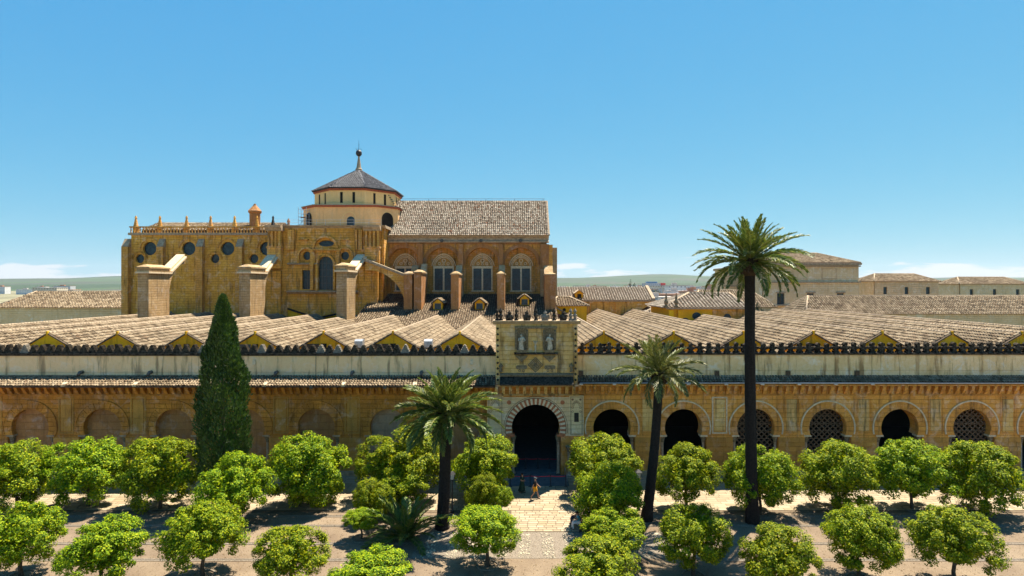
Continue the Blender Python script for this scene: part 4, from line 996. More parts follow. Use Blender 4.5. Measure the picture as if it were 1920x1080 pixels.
# arched openings of the lower tier
lw = grow(low, 1.0)
for k in (0, 1, 7):
    a, b = Vector(lw[k]+(0,)), Vector(lw[(k+1) % 8]+(0,)); d = (b-a).normalized(); nn = Vector((d.y, -d.x, 0)); c = a.lerp(b, .56 if k == 0 else .5); hw = 1.0 if k == 0 else 1.15
    pol = arch_poly(0, hw, zb5+.25, zb5+2.1); poly2 = arch_poly(0, hw*.66, zb5+.27, zb5+1.75)
    def lift(pol, off): return [c + d*p[0] + nn*off + Vector((0,0,p[1])) for p in pol]
    def slabp(pol, o0, o1):
        A, B = lift(pol, o0), lift(pol, o1); n = len(pol)
        return MB().add(A+B, [tuple(range(n)), tuple(range(2*n-1, n-1, -1))] + [(i, (i+1) % n, n+(i+1) % n, n+i) for i in range(n)])
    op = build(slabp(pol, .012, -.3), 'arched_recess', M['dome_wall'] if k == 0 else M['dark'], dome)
    if k == 0: build(slabp([(p[0]+.25, p[1]) for p in poly2], .03, -.1), 'drum_window', M['glass'], op)
    ring = [(p, q) for p, q in zip(arch_poly(0, hw+.14, zb5+.25, zb5+2.1), pol)]
    rb = MB()
    for (p, q), (p2, q2) in zip(ring[:-1], ring[1:]):
        rb.add([c+d*v[0]+nn*.05+Vector((0,0,v[1])) for v in (p, p2, q2, q)], [(0,1,2,3)])
    build(rb, 'arch_trim', M['dome_wall'], op)
# tiled pyramid roof
zR0 = zE+.42; eo = octa(ap+.45); apx = Vector((DX, DY, zA2))
dr = build(MB().add([(p[0], p[1], zR0) for p in eo] + [tuple(apx)], [(k, (k+1) % 8, 8) for k in range(8)]), 'pyramid_roof', M['pan_d'], dome)
for k in range(8):
    a, b = Vector((*eo[k], zR0)), Vector((*eo[(k+1) % 8], zR0)); mdl = (a+b)/2; V = apx-mdl; L = V.length; Wd = (b-a).length
    if mdl.y > DY+4: continue
    tiles('tile_covering', a, b-a, V, Wd, L, dr, M['tile_d'], .34, .5, clip=lambda u, v, Wd=Wd, L=L: np.abs(u-Wd/2) < (1-v/L)*Wd/2 + .05)
    build(MB().tube([a+Vector((0,0,.05)), apx+Vector((0,0,.05))], [.13,.11], 6), 'hip_ridge', M['tile_d'], dr, True)
fz = zA2-.25
build(MB().lathe(DX, DY, [(.62,fz),(.62,fz+.35),(.45,fz+.5),(.42,fz+.7),(.2,fz+2.2),(.13,fz+2.55),(.22,fz+2.62),(.1,fz+2.75)], 12), 'finial_base', M['cornice'], dome)
fin = build(MB().ball((DX, DY, fz+3.25), .56, .56, .6, 14, 10), 'finial_ball', M['iron'], dome, True)
cr_ = MB().tube([(DX, DY, fz+3.8), (DX, DY, fz+5.6)], [.04,.02], 6)
cr_.tube([(DX-.14, DY, fz+4.75), (DX+.14, DY, fz+4.75)], .025, 5)
for q in range(8):
    an = q*math.pi/4; cr_.tube([(DX+.35*math.cos(an), DY+.35*math.sin(an), fz+3.7), (DX+.6*math.cos(an), DY+.6*math.sin(an), fz+4.15)], [.025,.012], 4)
build(cr_, 'finial_cross', M['iron'], dome)
# stair from the roof to the drum
stp = MB()
for k in range(9): stp.box(DX+ap+.1+.22*k-1.0, DX+ap+.35+.22*k-1.0, 103.2, 104.2, 33.6-.36*k, 33.68-.36*k)
build(stp, 'roof_stair', M['iron'], dome, kind='stuff')

# scaffold beside the drum and guard rail on the terrace
sc_ = empty('scaffold_tower', (XA(574, 99), 99, ZT), 'thin steel scaffold tower standing against the peach drum', 'scaffold')
sx0, sx1 = XA(561, 99), XA(576, 99)
for x in (sx0, sx1):
    for y in (98.6, 99.9): build(MB().tube([(x, y, ZT+.46), (x, y, ZA(389, 99))], .035, 6), 'upright', M['steel'], sc_)
for k in range(5):
    z = ZT+.9+k*.62
    for y in (98.6, 99.9): build(MB().tube([(sx0, y, z), (sx1, y, z)], .03, 5), 'ledger', M['steel'], sc_)
build(MB().tube([(sx0, 98.6, ZT+.6), (sx1, 98.6, ZT+2.2)], .03, 5), 'brace', M['steel'], sc_)
build(MB().box(sx0, sx1, 98.6, 99.9, ZT+2.15, ZT+2.2), 'scaffold_deck', M['wood'], sc_)
rl = empty('guard_rail', (xt(620), YT, ZT+.46), 'thin steel guard rail along the edge of the transept terrace', 'railing')
for h in (.5, .95): build(MB().tube([(xt(512), YT+.3, ZT+.46+h), (xt(714), YT+.3, ZT+.46+h)], .018, 5), 'rail', M['steel'], rl)
for px in (512, 540, 566, 592, 609, 637, 663, 691, 714): build(MB().tube([(xt(px), YT+.3, ZT+.46), (xt(px), YT+.3, ZT+1.45)], .028, 5), 'post', M['steel'], rl)

# ------------------------------------------------------------------ apse wing continuing past the transept
wing = empty('cathedral_apse_wing', (-52, YW, 0), 'ochre church wing with balustrade, round windows and pinnacles beyond the transept', 'building')
WX0, WX1 = -66.0, TX0-.01; ZW = zw(441)
wc = [xw(503), xw(430), xw(357), xw(284)]
holes = []
for c in wc: holes += [ell(c-.3, zw(466), 1.15, 1.15)]
ocs = [xw(476), xw(403), xw(330), xw(262)]
for c in ocs: holes.append(ell(c, zw(485), .75, .78))
wm = MB(); wall_with_holes(wm, WX0, WX1, 9, ZW, YW, YW+.7, holes); wm.box(WX0, WX1, YW+.72, YW+12, 9, ZW)
build(wm, 'wing_wall', M['transept'], wing)
for h in holes: build(MB().prism(h, 'y', YW+.45, YW+.5), 'round_window', M['glass'], wing)
for c in ocs: build(MB().ring(c, zw(485), 1.0, 1.3, 0, 180, YW-.12, YW+.02, 18), 'oculus_hood', M['transept'], wing)
for c in wc: build(MB().ring(c-.3, zw(466), 1.5, 1.8, 0, 180, YW-.15, YW+.02, 20), 'window_hood', M['choir'], wing)
for k, px in enumerate((452, 378, 305, 240)):
    build(MB().box(xw(px)-.55, xw(px)+.55, YW-.9, YW-.01, 9.5, ZW-2), 'wing_buttress', M['choir'], wing)
    build(MB().prism([(YW-.9, ZW-1.998),(YW-.01, ZW-1.998),(YW-.01, ZW-.6)], 'x', xw(px)-.55, xw(px)+.55), 'buttress_slope', M['cornice'], wing)
build(MB().box(WX0-.3, WX1, YW-.4, YW+.9, ZW+.003, ZW+.4), 'cornice', M['cornice'], wing)
bal = build(MB().box(WX0-.2, WX1, YW-.25, YW+.15, ZW+1.3, ZW+1.5), 'balustrade', M['choir'], wing)
bb = MB().lathe(0, 0, [(.12,0),(.12,.1),(.07,.2),(.13,.42),(.06,.75),(.12,.82),(.12,.897)], 8).mesh('baluster', True); bb.materials.append(M['choir'])
x = WX0
while x < WX1-.2: inst('baluster', bb, (x, YW-.05, ZW+.402), bal); x += .52
for px in (482, 512, 440, 395, 350, 300, 255):
    x = XA(px, 101.5); z = ZW+.4
    build(MB().lathe(x, 101.5, [(.5,z),(.5,z+1.0),(.62,z+1.05),(.4,z+1.3),(.15,z+2.6),(.22,z+2.75),(.05,z+3.1)], 8), 'pinnacle', M['choir'] if px != 512 else M['merlon'], wing)
V = Vector((0, 4.5, 1.7))
wr = build(MB().prism([(YW+1.2, ZW+.9),(YW+6, ZW+2.7),(YW+11, ZW+.9),(YW+11, ZW),(YW+1.2, ZW)], 'x', WX0+1, WX1-1.5), 'wing_roof', M['pan'], wing)
tiles('tile_covering', (WX0+1, YW+1.1, ZW+.92), (1,0,0), Vector((0,4.8,1.8)), WX1-WX0-2.5, 5.1, wr, M['tile'], .33, .45)
# tall turret at the wing
x = XA(478, 104)
build(MB().lathe(x, 104, [(.95,ZW+.4),(.95,ZW+4.2),(1.15,ZW+4.3),(1.2,ZW+4.6),(.3,ZW+5.6),(.2,ZW+5.9)], 8), 'brick_turret', M['brick'], wing)
x = XA(541, 103)
tt = MB(); tt.add([(x-1.9,101.2,ZT+.47),(x+1.9,101.2,ZT+.47),(x+1.9,105,ZT+.47),(x-1.9,105,ZT+.47),(x,103,ZT+1.35)], [(0,1,4),(1,2,4),(2,3,4),(3,0,4)])
pv = build(tt, 'terrace_lantern_roof', M['tile_g'], trans)
build(MB().lathe(x, 103, [(.25,ZT+1.2),(.2,ZT+1.7),(.3,ZT+1.85),(.08,ZT+2.4)], 8), 'lantern_finial', M['brick'], pv)

# ------------------------------------------------------------------ buildings beyond the roofs
def hip_roof(parent, x0, x1, y0, y1, ze, zr, rx0, rx1, mat, pitch=.34, course=.46, ov=.35, rd=.36):
    ym = (y0+y1)/2; x0, x1, y0, y1 = x0-ov, x1+ov, y0-ov, y1+ov
    dk = build(MB().add([(x0,y0,ze),(x1,y0,ze),(x1,y1,ze),(x0,y1,ze),(rx0,ym,zr),(rx1,ym,zr)], [(0,1,5,4),(1,2,5),(2,3,4,5),(3,0,4),(0,3,2,1)]), 'hipped_roof', M['pan'], parent)
    V = Vector((0, ym-y0, zr-ze)); L = V.length; wd = x1-x0; a, b = rx0-x0, x1-rx1
    tiles('tile_covering', (x0, y0-.05, ze+.02), (1,0,0), V, wd, L, dk, mat, pitch, course, clip=lambda u, v: (u > a*v/L-.05) & (u < wd-b*v/L+.05), rad=rd)
    for s, run, xc in ((-1, a, x0), (1, b, x1)):
        if run < .3: continue
        V = Vector((-s*run, 0, zr-ze)); L2 = V.length; wd2 = y1-y0
        tiles('tile_covering', (xc, y0, ze+.02), (0,1,0), V, wd2, L2, dk, mat, pitch, course, clip=lambda u, v, L2=L2: np.abs(u-wd2/2) < (1-v/L2)*wd2/2+.05, rad=rd)
    rm = MB()
    for p, q in (((x0,y0,ze),(rx0,ym,zr)), ((x1,y0,ze),(rx1,ym,zr)), ((rx0,ym,zr),(rx1,ym,zr)), ((x0,y1,ze),(rx0,ym,zr))): rm.tube([Vector(p)+Vector((0,0,.1)), Vector(q)+Vector((0,0,.1))], .17, 6)
    build(rm, 'ridge_cap', M['ridge'], dk, True, 'stuff'); return dk
# long chapel range
cr1 = empty('chapel_range', (16, 113, 0), 'long low stone range with grey tiled gable roof and one small orange dormer', 'building')
x0, x1 = 4.5, XA(1234, 113); ze, zr = ZA(565.5, 113), ZA(538.5, 119)
build(MB().box(x0, x1, 113, 125, 8, ze), 'range_wall', M['choir'], cr1)
build(MB().box(x0-.2, x1+.2, 112.7, 113.3, ze+.003, ze+.25), 'cornice', M['cornice'], cr1)
for px in (1103, 1158, 1228): build(MB().box(XA(px,113)-.5, XA(px,113)+.5, 112.5, 112.997, 8, ze-.1), 'range_buttress', M['choir'], cr1)
dk = build(MB().prism([(112.8, ze+.25),(119, zr),(125.2, ze+.25)], 'x', x0, x1-1.2), 'range_roof', M['pan'], cr1)
V = Vector((0, 6.3, zr-ze-.25)); tiles('tile_covering', (x0, 112.7, ze+.28), (1,0,0), V, x1-x0-1.2, V.length, dk, M['tile_g'], .5, .52, rad=.31)
build(MB().prism([(112.8, ze+.25),(119, zr),(119, zr+.4),(112.8, ze+.65)], 'x', x1-1.198, x1-.6), 'gable_parapet', M['ridge'], cr1)
x = XA(1085.5, 114); z = ze+.35
d = build(MB().prism([(x-.75, z),(x-.75, z+1.25),(x, z+1.8),(x+.75, z+1.25),(x+.75, z)], 'y', 113.6, 117), 'dormer', M['orange'], cr1)
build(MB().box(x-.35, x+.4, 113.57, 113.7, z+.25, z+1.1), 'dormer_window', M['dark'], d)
for s in (-1, 1): build(MB().prism([(x+s*1.0, z+1.1),(x, z+1.82),(x, z+1.95),(x+s*1.0, z+1.23)], 'y', 113.4, 117), 'dormer_roof', M['ridge'], d)
# little orange house beside the choir
oh = empty('orange_annex', (9, 97, 0), 'small bright orange annex with striped hipped tile roof beside the choir corner', 'building')
x0, x1 = XA(1036, 97), XA(1100, 97); ze = ZA(574, 97); 
build(MB().box(x0, x1, 97, 104, 8.6, ze), 'annex_wall', M['orange'], oh)
hip_roof(oh, x0, x1, 97, 104, ze+.003, ZA(557.5, 100.5), x0+1, x1-2.6, M['tile'], .42, .5)
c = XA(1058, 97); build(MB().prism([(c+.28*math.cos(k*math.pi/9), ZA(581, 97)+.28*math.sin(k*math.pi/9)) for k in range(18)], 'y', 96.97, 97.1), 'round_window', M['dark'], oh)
build(MB().box(XA(1045,97)-.4, XA(1045,97)+.5, 96.96, 97.1, ZA(601,97), ZA(588.5,97)), 'doorway', M['red_trim'], oh)
build(MB().tube([(x0, 96.9, ZA(573,97)), (XA(1070,97), 96.9, ZA(592,97))], .13, 6), 'sloping_coping', M['ridge'], oh)
# hipped chapel
hc = empty('hipped_chapel', (29, 92, 0), 'mustard and stone chapel with grey hipped tile roof, lunette windows and two corner pinnacles', 'building')
x0, x1 = XA(1253, 92), XA(1399, 92); ze = ZA(579.5, 92)
build(MB().box(x0, XA(1336,92), 92, 104, 8, ze), 'mustard_wall', M['orange'], hc)
build(MB().box(XA(1336,92)+.002, x1, 91.9, 104, 8, ze), 'stone_wall', M['choir'], hc)
for px in (1253, 1270): build(MB().box(XA(px,92)-.02, XA(px,92)+.75, 91.5, 91.998, 8, ze-.15), 'wall_strip', M['yellow'], hc)
build(MB().box(x0-.4, x1+.3, 91.3, 92.3, ze+.003, ze+.22), 'cornice', M['cornice'], hc)
hip_roof(hc, x0-.6, x1, 91.8, 104, ze+.225, ZA(550, 98), XA(1291,98), XA(1366,98), M['tile_g'], .56, .55, rd=.29)
for px, py, rx, rz in ((1306, 592.5, .68, .58), (1363, 597, .62, .75), (1285, 600, .5, .35)):
    build(MB().prism(ell(XA(px,92), ZA(py,92), rx, rz), 'y', 91.86 if px > 1336 else 91.97, 92.1), 'oval_window', M['glass'], hc)
for px in (1249, 1268):
    x = XA(px, 91.4); z = ZA(577, 91.4)
    build(MB().lathe(x, 91.4, [(.35,z),(.35,z+.3),(.2,z+.4),(.34,z+.8),(.3,z+1.1),(.14,z+1.4),(.2,z+1.5),(.04,z+2.3)], 8), 'pinnacle', M['grey_relief'], hc)
# low tiled ranges filling the far side
for k, (xa, xb3, ya, yb3, ze2, zr2, m_) in enumerate(((27.5, 36, 118, 124, 12.0, 14.0, 'tile'), (XA(1180,112)+1, 27, 106, 111, 12.2, 13.9, 'tile_g'), (-100, -68, 112, 124, 13.5, 16.5, 'tile'), (58, 110, 118, 130, 12, 15.5, 'tile'), (38, 56, 128, 140, 13, 16.6, 'tile'))):
    lb = ['low pale range with a tiled roof behind the chapel range gable', 'very low pale striped tile roof in front of the long chapel range', 'long low tiled range beyond the apse wing', 'long low tiled range beneath the palace front', 'pale tiled roof between the hipped chapel and the square tower'][k]
    hb = empty('tiled_range', ((xa+xb3)/2, ya, 0), lb, 'building')
    build(MB().box(xa, xb3, ya, yb3, 0, ze2), 'range_wall', M['cream'], hb)
    hip_roof(hb, xa, xb3, ya, yb3, ze2+.003, zr2, xa+3.2, xb3-3.2, M[m_], .5, .6)
# palace front and its square tower
pal = empty('palace_front', (66, 140, 0), 'sandstone palace front with stacked dark windows and string courses behind the tall palm', 'building')
YPp = 140.0; xp = lambda px: XA(px, YPp); zp = lambda py: ZA(py, YPp)
px0, px1 = 1431, 1610
M['palace'] = stone('palace_sandstone', (.72,.55,.34), (.66,.49,.28), (.52,.38,.21), 1.1, .5, .3, .2)
wins = []
for c in (1464, 1520, 1576):
    for (ya, yb3) in ((550, 571), (590, 606)): wins.append([(xp(c-7), zp(yb3)), (xp(c-7), zp(ya)), (xp(c+7), zp(ya)), (xp(c+7), zp(yb3))])
pm_ = MB(); wall_with_holes(pm_, xp(px0), xp(px1), 0, zp(497), YPp, YPp+.6, wins); pm_.box(xp(px0), xp(px1), YPp+.62, YPp+16, 0, zp(497))
build(pm_, 'palace_wall', M['palace'], pal)
for w_ in wins:
    o = build(MB().box(w_[0][0], w_[2][0], YPp+.4, YPp+.5, w_[0][1], w_[1][1]), 'window', M['glass'], pal)
    xm = (w_[0][0]+w_[2][0])/2; build(MB().box(xm-.06, xm+.06, YPp+.32, YPp+.398, w_[0][1], w_[1][1]), 'mullion', M['wood'], o)
    build(MB().box(w_[0][0]-.2, w_[2][0]+.2, YPp-.2, YPp-.003, w_[1][1]+.05, w_[1][1]+.4), 'lintel', M['cornice'], o)
for py in (528, 571.5, 498): build(MB().box(xp(px0)-.3, xp(px1)+.3, YPp-.45, YPp-.005, zp(py)-.3, zp(py)), 'string_course', M['cornice'], pal)
for c in (1450, 1500, 1555): 
    f = MB(); a, b, z0, z1 = xp(c-14), xp(c+14), zp(524), zp(503); 
    f.box(a, b, YPp-.1, YPp-.004, z1-.2, z1); f.box(a, b, YPp-.1, YPp-.004, z0, z0+.2); f.box(a, a+.2, YPp-.1, YPp-.004, z0+.2, z1-.2); f.box(b-.2, b, YPp-.1, YPp-.004, z0+.2, z1-.2); build(f, 'panel_frame', M['palace'], pal)
build(MB().box(xp(px0)-.4, xp(px1)+.4, YPp-.7, YPp+16, zp(497)+.003, zp(497)+.5), 'cornice', M['cornice'], pal)
hip_roof(pal, xp(px0), xp(px1), YPp, YPp+16, zp(497)+.505, zp(497)+3.2, xp(px0)+6, xp(px1)-6, M['tile'], .6, .7)
for k, (pa, pb, yy, top, lb) in enumerate(((1396, 1428, 146, 541, 'pale plastered house with tiled roof wedged between square tower and palace'), (1640, 1760, 150, 528, 'cream townhouse with three windows beyond the palace front'), (1800, 1930, 165, 533, 'low cream townhouse with a tiled roof furthest along past the palace'))):
    th = empty('townhouse', (XA((pa+pb)/2, yy), yy, 0), lb, 'building'); a, b, zt5 = XA(pa, yy), XA(pb, yy), ZA(top, yy)
    nw = max(1, int((b-a)/5)); ws = []
    for q in range(nw):
        c = a+(b-a)*(q+.5)/nw; ws.append([(c-.5, zt5-3.2), (c-.5, zt5-1.4), (c+.5, zt5-1.4), (c+.5, zt5-3.2)])
    hw_ = MB(); wall_with_holes(hw_, a, b, 0, zt5, yy, yy+.4, ws); hw_.box(a, b, yy+.42, yy+10, 0, zt5); build(hw_, 'house_wall', M['palace'], th)
    for w_ in ws: build(MB().box(w_[0][0], w_[2][0], yy+.3, yy+.36, w_[0][1], w_[1][1]), 'window', M['glass'], th)
    hip_roof(th, a, b, yy, yy+10, zt5+.003, zt5+2.0, a+min(3,(b-a)*.4), b-min(3,(b-a)*.4), M['tile'], .55, .6)
tw = empty('square_tower', (XA(1375,150), 150, 0), 'plain square sandstone tower with framed panel beside the palace front', 'tower')
a, b = XA(1357.5,150), XA(1394,150)
build(MB().box(a, b, 150, 157, 0, ZA(507,150)), 'tower_wall', M['palace'], tw)
build(MB().box(a-.35, b+.35, 149.6, 157.3, ZA(507,150)+.003, ZA(507,150)+.6), 'tower_cornice', M['cornice'], tw)
build(MB().box(a-.15, b+.15, 149.8, 150-.003, ZA(535,150)-.3, ZA(535,150)), 'string_course', M['cornice'], tw)
f = MB(); c = (a+b)/2; z0, z1 = ZA(530,150), ZA(512,150)
for q in (-1.35, 1.15): f.box(c+q, c+q+.2, 149.85, 149.997, z0, z1)
f.box(c-1.15, c+1.15, 149.85, 149.997, z1-.2, z1); f.box(c-1.15, c+1.15, 149.85, 149.997, z0, z0+.2); build(f, 'panel_frame', M['palace'], tw)

# ------------------------------------------------------------------ hills and the far city
def hill_h(x, y):
    from mathutils import noise as nz
    t_ = max(0, min(1, (y-1900)/5200)); base = 108*(t_**1.15)
    n = nz.fractal(Vector((x/2600, y/2200, .3)), 1.0, 2.0, 4)*42*t_ + nz.noise(Vector((x/900+5, y/800, 1.7)))*16*t_*(1-.4*t_)
    pk = 26*math.exp(-((x-1600)/520)**2-((y-7000)/900)**2)
    return base + n + pk - 1.0
gx = np.linspace(-11000, 11000, 190); gy = np.concatenate([np.linspace(1800, 7200, 60), [7600, 8300, 9200]])
hm = MB(); vs = []
for y in gy:
    for x in gx: vs.append((x, y, hill_h(x, y) if y < 7600 else hill_h(x, 7200)-(y-7200)*.05))
nx = len(gx); hm.add(vs, [(j*nx+i, j*nx+i+1, (j+1)*nx+i+1, (j+1)*nx+i) for j in range(len(gy)-1) for i in range(nx-1)])
def hillmat():
    m, t, b = newmat('patchwork_fields'); g = N(t, 'NewGeometry')
    mpp = N(t, 'Mapping'); mpp.inputs['Scale'].default_value = (.0011, .0006, .0); t.links.new(g.outputs['Position'], mpp.inputs[0])
    wv = N(t, 'TexNoise', Scale=2.0, Detail=3); t.links.new(mpp.outputs[0], wv.inputs['Vector'])
    ad = N(t, 'VectorMath', operation='MULTIPLY_ADD'); t.links.new(wv.outputs['Color'], ad.inputs[0]); ad.inputs[1].default_value = (.8,.8,0); t.links.new(mpp.outputs[0], ad.inputs[2])
    vo = N(t, 'TexVoronoi', Scale=1.0); t.links.new(ad.outputs[0], vo.inputs['Vector'])
    sp = N(t, 'SeparateColor'); t.links.new(vo.outputs['Color'], sp.inputs[0])
    col = ramp(t, sp.outputs[0], [(0,(.016,.038,.012)), (.3,(.024,.050,.016)), (.55,(.036,.068,.02)), (.8,(.028,.040,.022)), (1,(.055,.058,.036))])
    n = noise(t, g.outputs['Position'], .012, 4, .6); col = mix(t, ramp(t, n, [(.5,(0,0,0)),(.75,(.55,.55,.55))]), col, (.02,.035,.018))
    t.links.new(col, b.inputs['Base Color']); b.inputs['Roughness'].default_value = 1; return m
tag(build(hm, 'hills', hillmat(), smooth=True), kind='structure')

def housemat(name, wallc, winc):
    m, t, b = newmat(name); pos, wv = wallvec(t)
    br = N(t, 'TexBrick', Scale=1.0); br.offset = 0; br.inputs['Brick Width'].default_value = 3.4; br.inputs['Row Height'].default_value = 3.0
    br.inputs['Mortar Size'].default_value = 1.05; br.inputs['Mortar Smooth'].default_value = .05
    br.inputs['Color1'].default_value = (*winc, 1); br.inputs['Color2'].default_value = (*[x*1.6 for x in winc], 1)
    n = noise(t, pos, .3, 3); t.links.new(mix(t, ramp(t, n, [(.3,(0,0,0)),(.8,(.6,.6,.6))]), wallc, tuple(x*.8 for x in wallc)), br.inputs['Mortar'])
    t.links.new(wv, br.inputs['Vector']); t.links.new(br.outputs['Color'], b.inputs['Base Color']); b.inputs['Roughness'].default_value = .9; return m
HM = [housemat('white_block_front', (.70,.69,.66), (.16,.17,.19)), housemat('cream_block_front', (.60,.52,.40), (.13,.12,.11)), housemat('brick_block_front', (.42,.22,.15), (.14,.12,.11)), housemat('grey_block_front', (.48,.49,.50), (.12,.13,.15))]
HR = [flat('flat_roof_screed', (.46,.42,.38), .95, .2, .3, bmp=0), flat('terracotta_flat_roof', (.40,.22,.14), .95, .2, .3, bmp=0)]
HL = ['white flat-roofed apartment block in the far city', 'cream apartment block in the far city', 'red brick apartment block in the far city', 'grey apartment block in the far city']
hr = random.Random(21)
def house(x, y, w, d, h, k, rf):
    o = empty('apartment_block', (x, y, 0), HL[k], 'building', ['white blocks of the far city','cream blocks of the far city','brick blocks of the far city','grey blocks of the far city'][k])
    m_ = MB().box(x-w/2, x+w/2, y, y+d, -.6, h)
    build(m_, 'block_wall', HM[k], o); r_ = MB().box(x-w/2-.2, x+w/2+.2, y-.2, y+d+.2, h+.003, h+.5)
    if hr.random() < .6: r_.box(x-w*.2, x+w*.05, y+d*.3, y+d*.6, h+.5, h+2.8)
    build(r_, 'roof', HR[rf], o)
for i in range(150):
    y = hr.uniform(260, 1500) if i < 105 else hr.uniform(900, 1800); x = hr.uniform(-.95, .95)*y
    if i % 2 == 0: x = hr.uniform(.05, .42)*y
    h = hr.uniform(8, 13) + (hr.uniform(2,6) if y > 500 and hr.random() < .6 else 0); w = hr.uniform(10, 32)*(1 if y < 700 else 1.5)
    house(x, y, w, hr.uniform(10, 18), h, hr.choice([0,0,0,1,1,2,3]), 0 if hr.random() < .6 else 1)
for i in range(70):
    y = hr.uniform(420, 1500); px = hr.uniform(1165, 1480); top = hr.uniform(534, 547)
    h = ZA(top, y)
    if h < 6: continue
    house(XA(px, y), y, hr.uniform(14, 34)*(y/900)**.5, hr.uniform(10, 18), h, hr.choice([0,0,0,1,2,3,0]), 0 if hr.random() < .6 else 1)
# the long blue and red block
y = 980; bx0, bx1 = XA(1208, y), XA(1243, y)
lb = empty('long_office_block', ((bx0+bx1)/2, y, 0), 'long blue-grey office block with a red end standing above the far city', 'building')
build(MB().box(bx0, bx1-4, y, y+20, -.6, ZA(531, y)), 'block_wall', HM[3], lb)
build(MB().box(bx0+6, bx1-9, y+2, y+18, ZA(531,y)+.003, ZA(528, y)), 'top_storey', flat('blue_cladding', (.10,.20,.34), .6, .2, .3, bmp=0), lb)
build(MB().box(bx1-3.99, bx1+4, y-1, y+20, -.6, ZA(530.5, y)), 'red_end', flat('red_cladding', (.42,.05,.05), .6, .2, .3, bmp=0), lb)

# ------------------------------------------------------------------ trees
def sph(n, g): v = g.normal(size=(n,3)); return v/np.linalg.norm(v, axis=1)[:,None]
def crown_mesh(name, seed, mat, nclump=95, per=190, leaf=.060, inner=3200, flatb=.75):
    g = np.random.default_rng(seed); lob = sph(7, g)*.33; lobr = g.uniform(.55, .72, 7)
    lob[:,2] *= .7
    cs = []; cn = []
    while len(cs) < nclump:
        k = g.integers(7); d = sph(1, g)[0]; p = lob[k] + d*lobr[k]
        if p[2] < -flatb: continue
        if any(np.linalg.norm(p-lob[j]) < lobr[j]*.86 for j in range(7) if j != k): continue
        cs.append(p); cn.append(d)
    cs = np.array(cs); cn = np.array(cn); cr_ = g.uniform(.10, .22, nclump)
    idx = np.repeat(np.arange(nclump), per); n = len(idx); off = sph(n, g)
    pts = cs[idx] + off*(cr_[idx]*g.uniform(.35, 1.0, n)**.6)[:,None]
    out_ = off*.6 + cn[idx]*.5 + np.array([0,0,.55]); nr_ = out_ + sph(n, g)*.45; dirs = np.cross(nr_, sph(n, g)) + cn[idx]*.25
    pin = sph(inner, g)*(g.uniform(0,1,inner)**.4)[:,None]*.72; pin[:,2] = pin[:,2]*.8
    pts = np.vstack([pts, pin]); dirs = np.vstack([dirs, sph(inner, g)]); nr_ = np.vstack([nr_, sph(inner, g)])
    ln = np.concatenate([g.uniform(.7, 1.3, n)*leaf, np.full(inner, leaf*1.8)])
    return leaf_mesh(name, pts, dirs, nr_, ln, ln*.52, mat)
CROWNS = [crown_mesh('crown', 11+k, M['orange_leaf']) for k in range(4)]
def trunk_mesh(seed):
    r_ = random.Random(seed); b = MB(); b.tube([(0,0,-.05),(.03,.02,.25),(-.02,.03,.5),(.0,0,.78)], [.085,.062,.055,.05], 9)
    for k in range(5):
        an = k*1.256+r_.random(); b.tube([(0,0,.66),(.22*math.cos(an),.22*math.sin(an),.9),(.5*math.cos(an),.5*math.sin(an),1.15)], [.036,.028,.012], 6)
    me = b.mesh('trunk', True); me.materials.append(M['obark']); return me
TRUNKS = [trunk_mesh(k) for k in range(2)]
tr_r = random.Random(5); n_or = 0
def orange_tree(px, py, rx, ry, zc, label, group=None):
    global n_or
    Y = F*(H-zc)/(py-PY0); s = F/Y; X = XA(px, Y); a, b = rx/s, ry/s
    t_ = empty('orange_tree', (X, Y, 0), label, 'tree', group)
    o = bpy.data.objects.new('crown', CROWNS[n_or % 4]); C.objects.link(o); o.parent = t_; o.location = (0,0,zc); o.scale = (a*1.08, a*1.08, b*1.27); o.rotation_euler = (0,0,tr_r.uniform(0,6.28))
    q = bpy.data.objects.new('trunk', TRUNKS[n_or % 2]); C.objects.link(q); q.parent = t_; q.scale = (min(a,2)*.9, min(a,2)*.9, zc*.95); q.rotation_euler = (0,0,tr_r.uniform(0,6.28))
    kr = MB(); kr.ring(0, 0, .62, .74, 0, 360, 0, .1, 20)
    kr.v = [(v[0], v[2], .005+v[1]*.6) for v in kr.v]
    ke = bpy.data.objects.new('pit_kerb', kr.mesh('pit_kerb')); ke.data.materials.append(M['cobble']); C.objects.link(ke); ke.parent = t_
    n_or += 1; return t_
G_ = 'orange trees of the courtyard'; LBL = 'round orange tree standing in the outer bare soil bed'
for a in ((578,877,70,56,3.0,'broad orange tree in front of the blocked arch beside the cypress'), (748,866,70,50,3.1,'large orange tree directly behind the young palm clump'),
          (905,872,57,48,3.0,'tall orange tree covering the pier between blocked arch and gate'), (1133,862,64,42,3.0,'wide dark orange tree hiding the foot of the open arch beside the gate'),
          (1140,926,63,50,2.6,'dense yellow-green orange tree beside the seated people'), (1287,890,54,44,2.9,'round orange tree in front of the second open arch'),
          (915,990,62,36,2.4,'low round orange tree at the edge of the cobbled path'), (1150,990,56,28,2.2,'clipped yellow-green tree top just past the bench'),
          (752,908,48,30,2.0,'small dark orange tree under the large one behind the young palm'), (702,934,34,30,1.7,'small yellow-green orange bush beside the young palm clump'),
          (902,926,29,34,1.8,'narrow upright orange tree beside the paved path'), (941,932,20,18,1.6,'tiny thin pale orange sapling beside the paved path'), (678,970,32,15,1.5,'low clipped green bush at the bed corner')):
    orange_tree(*a)
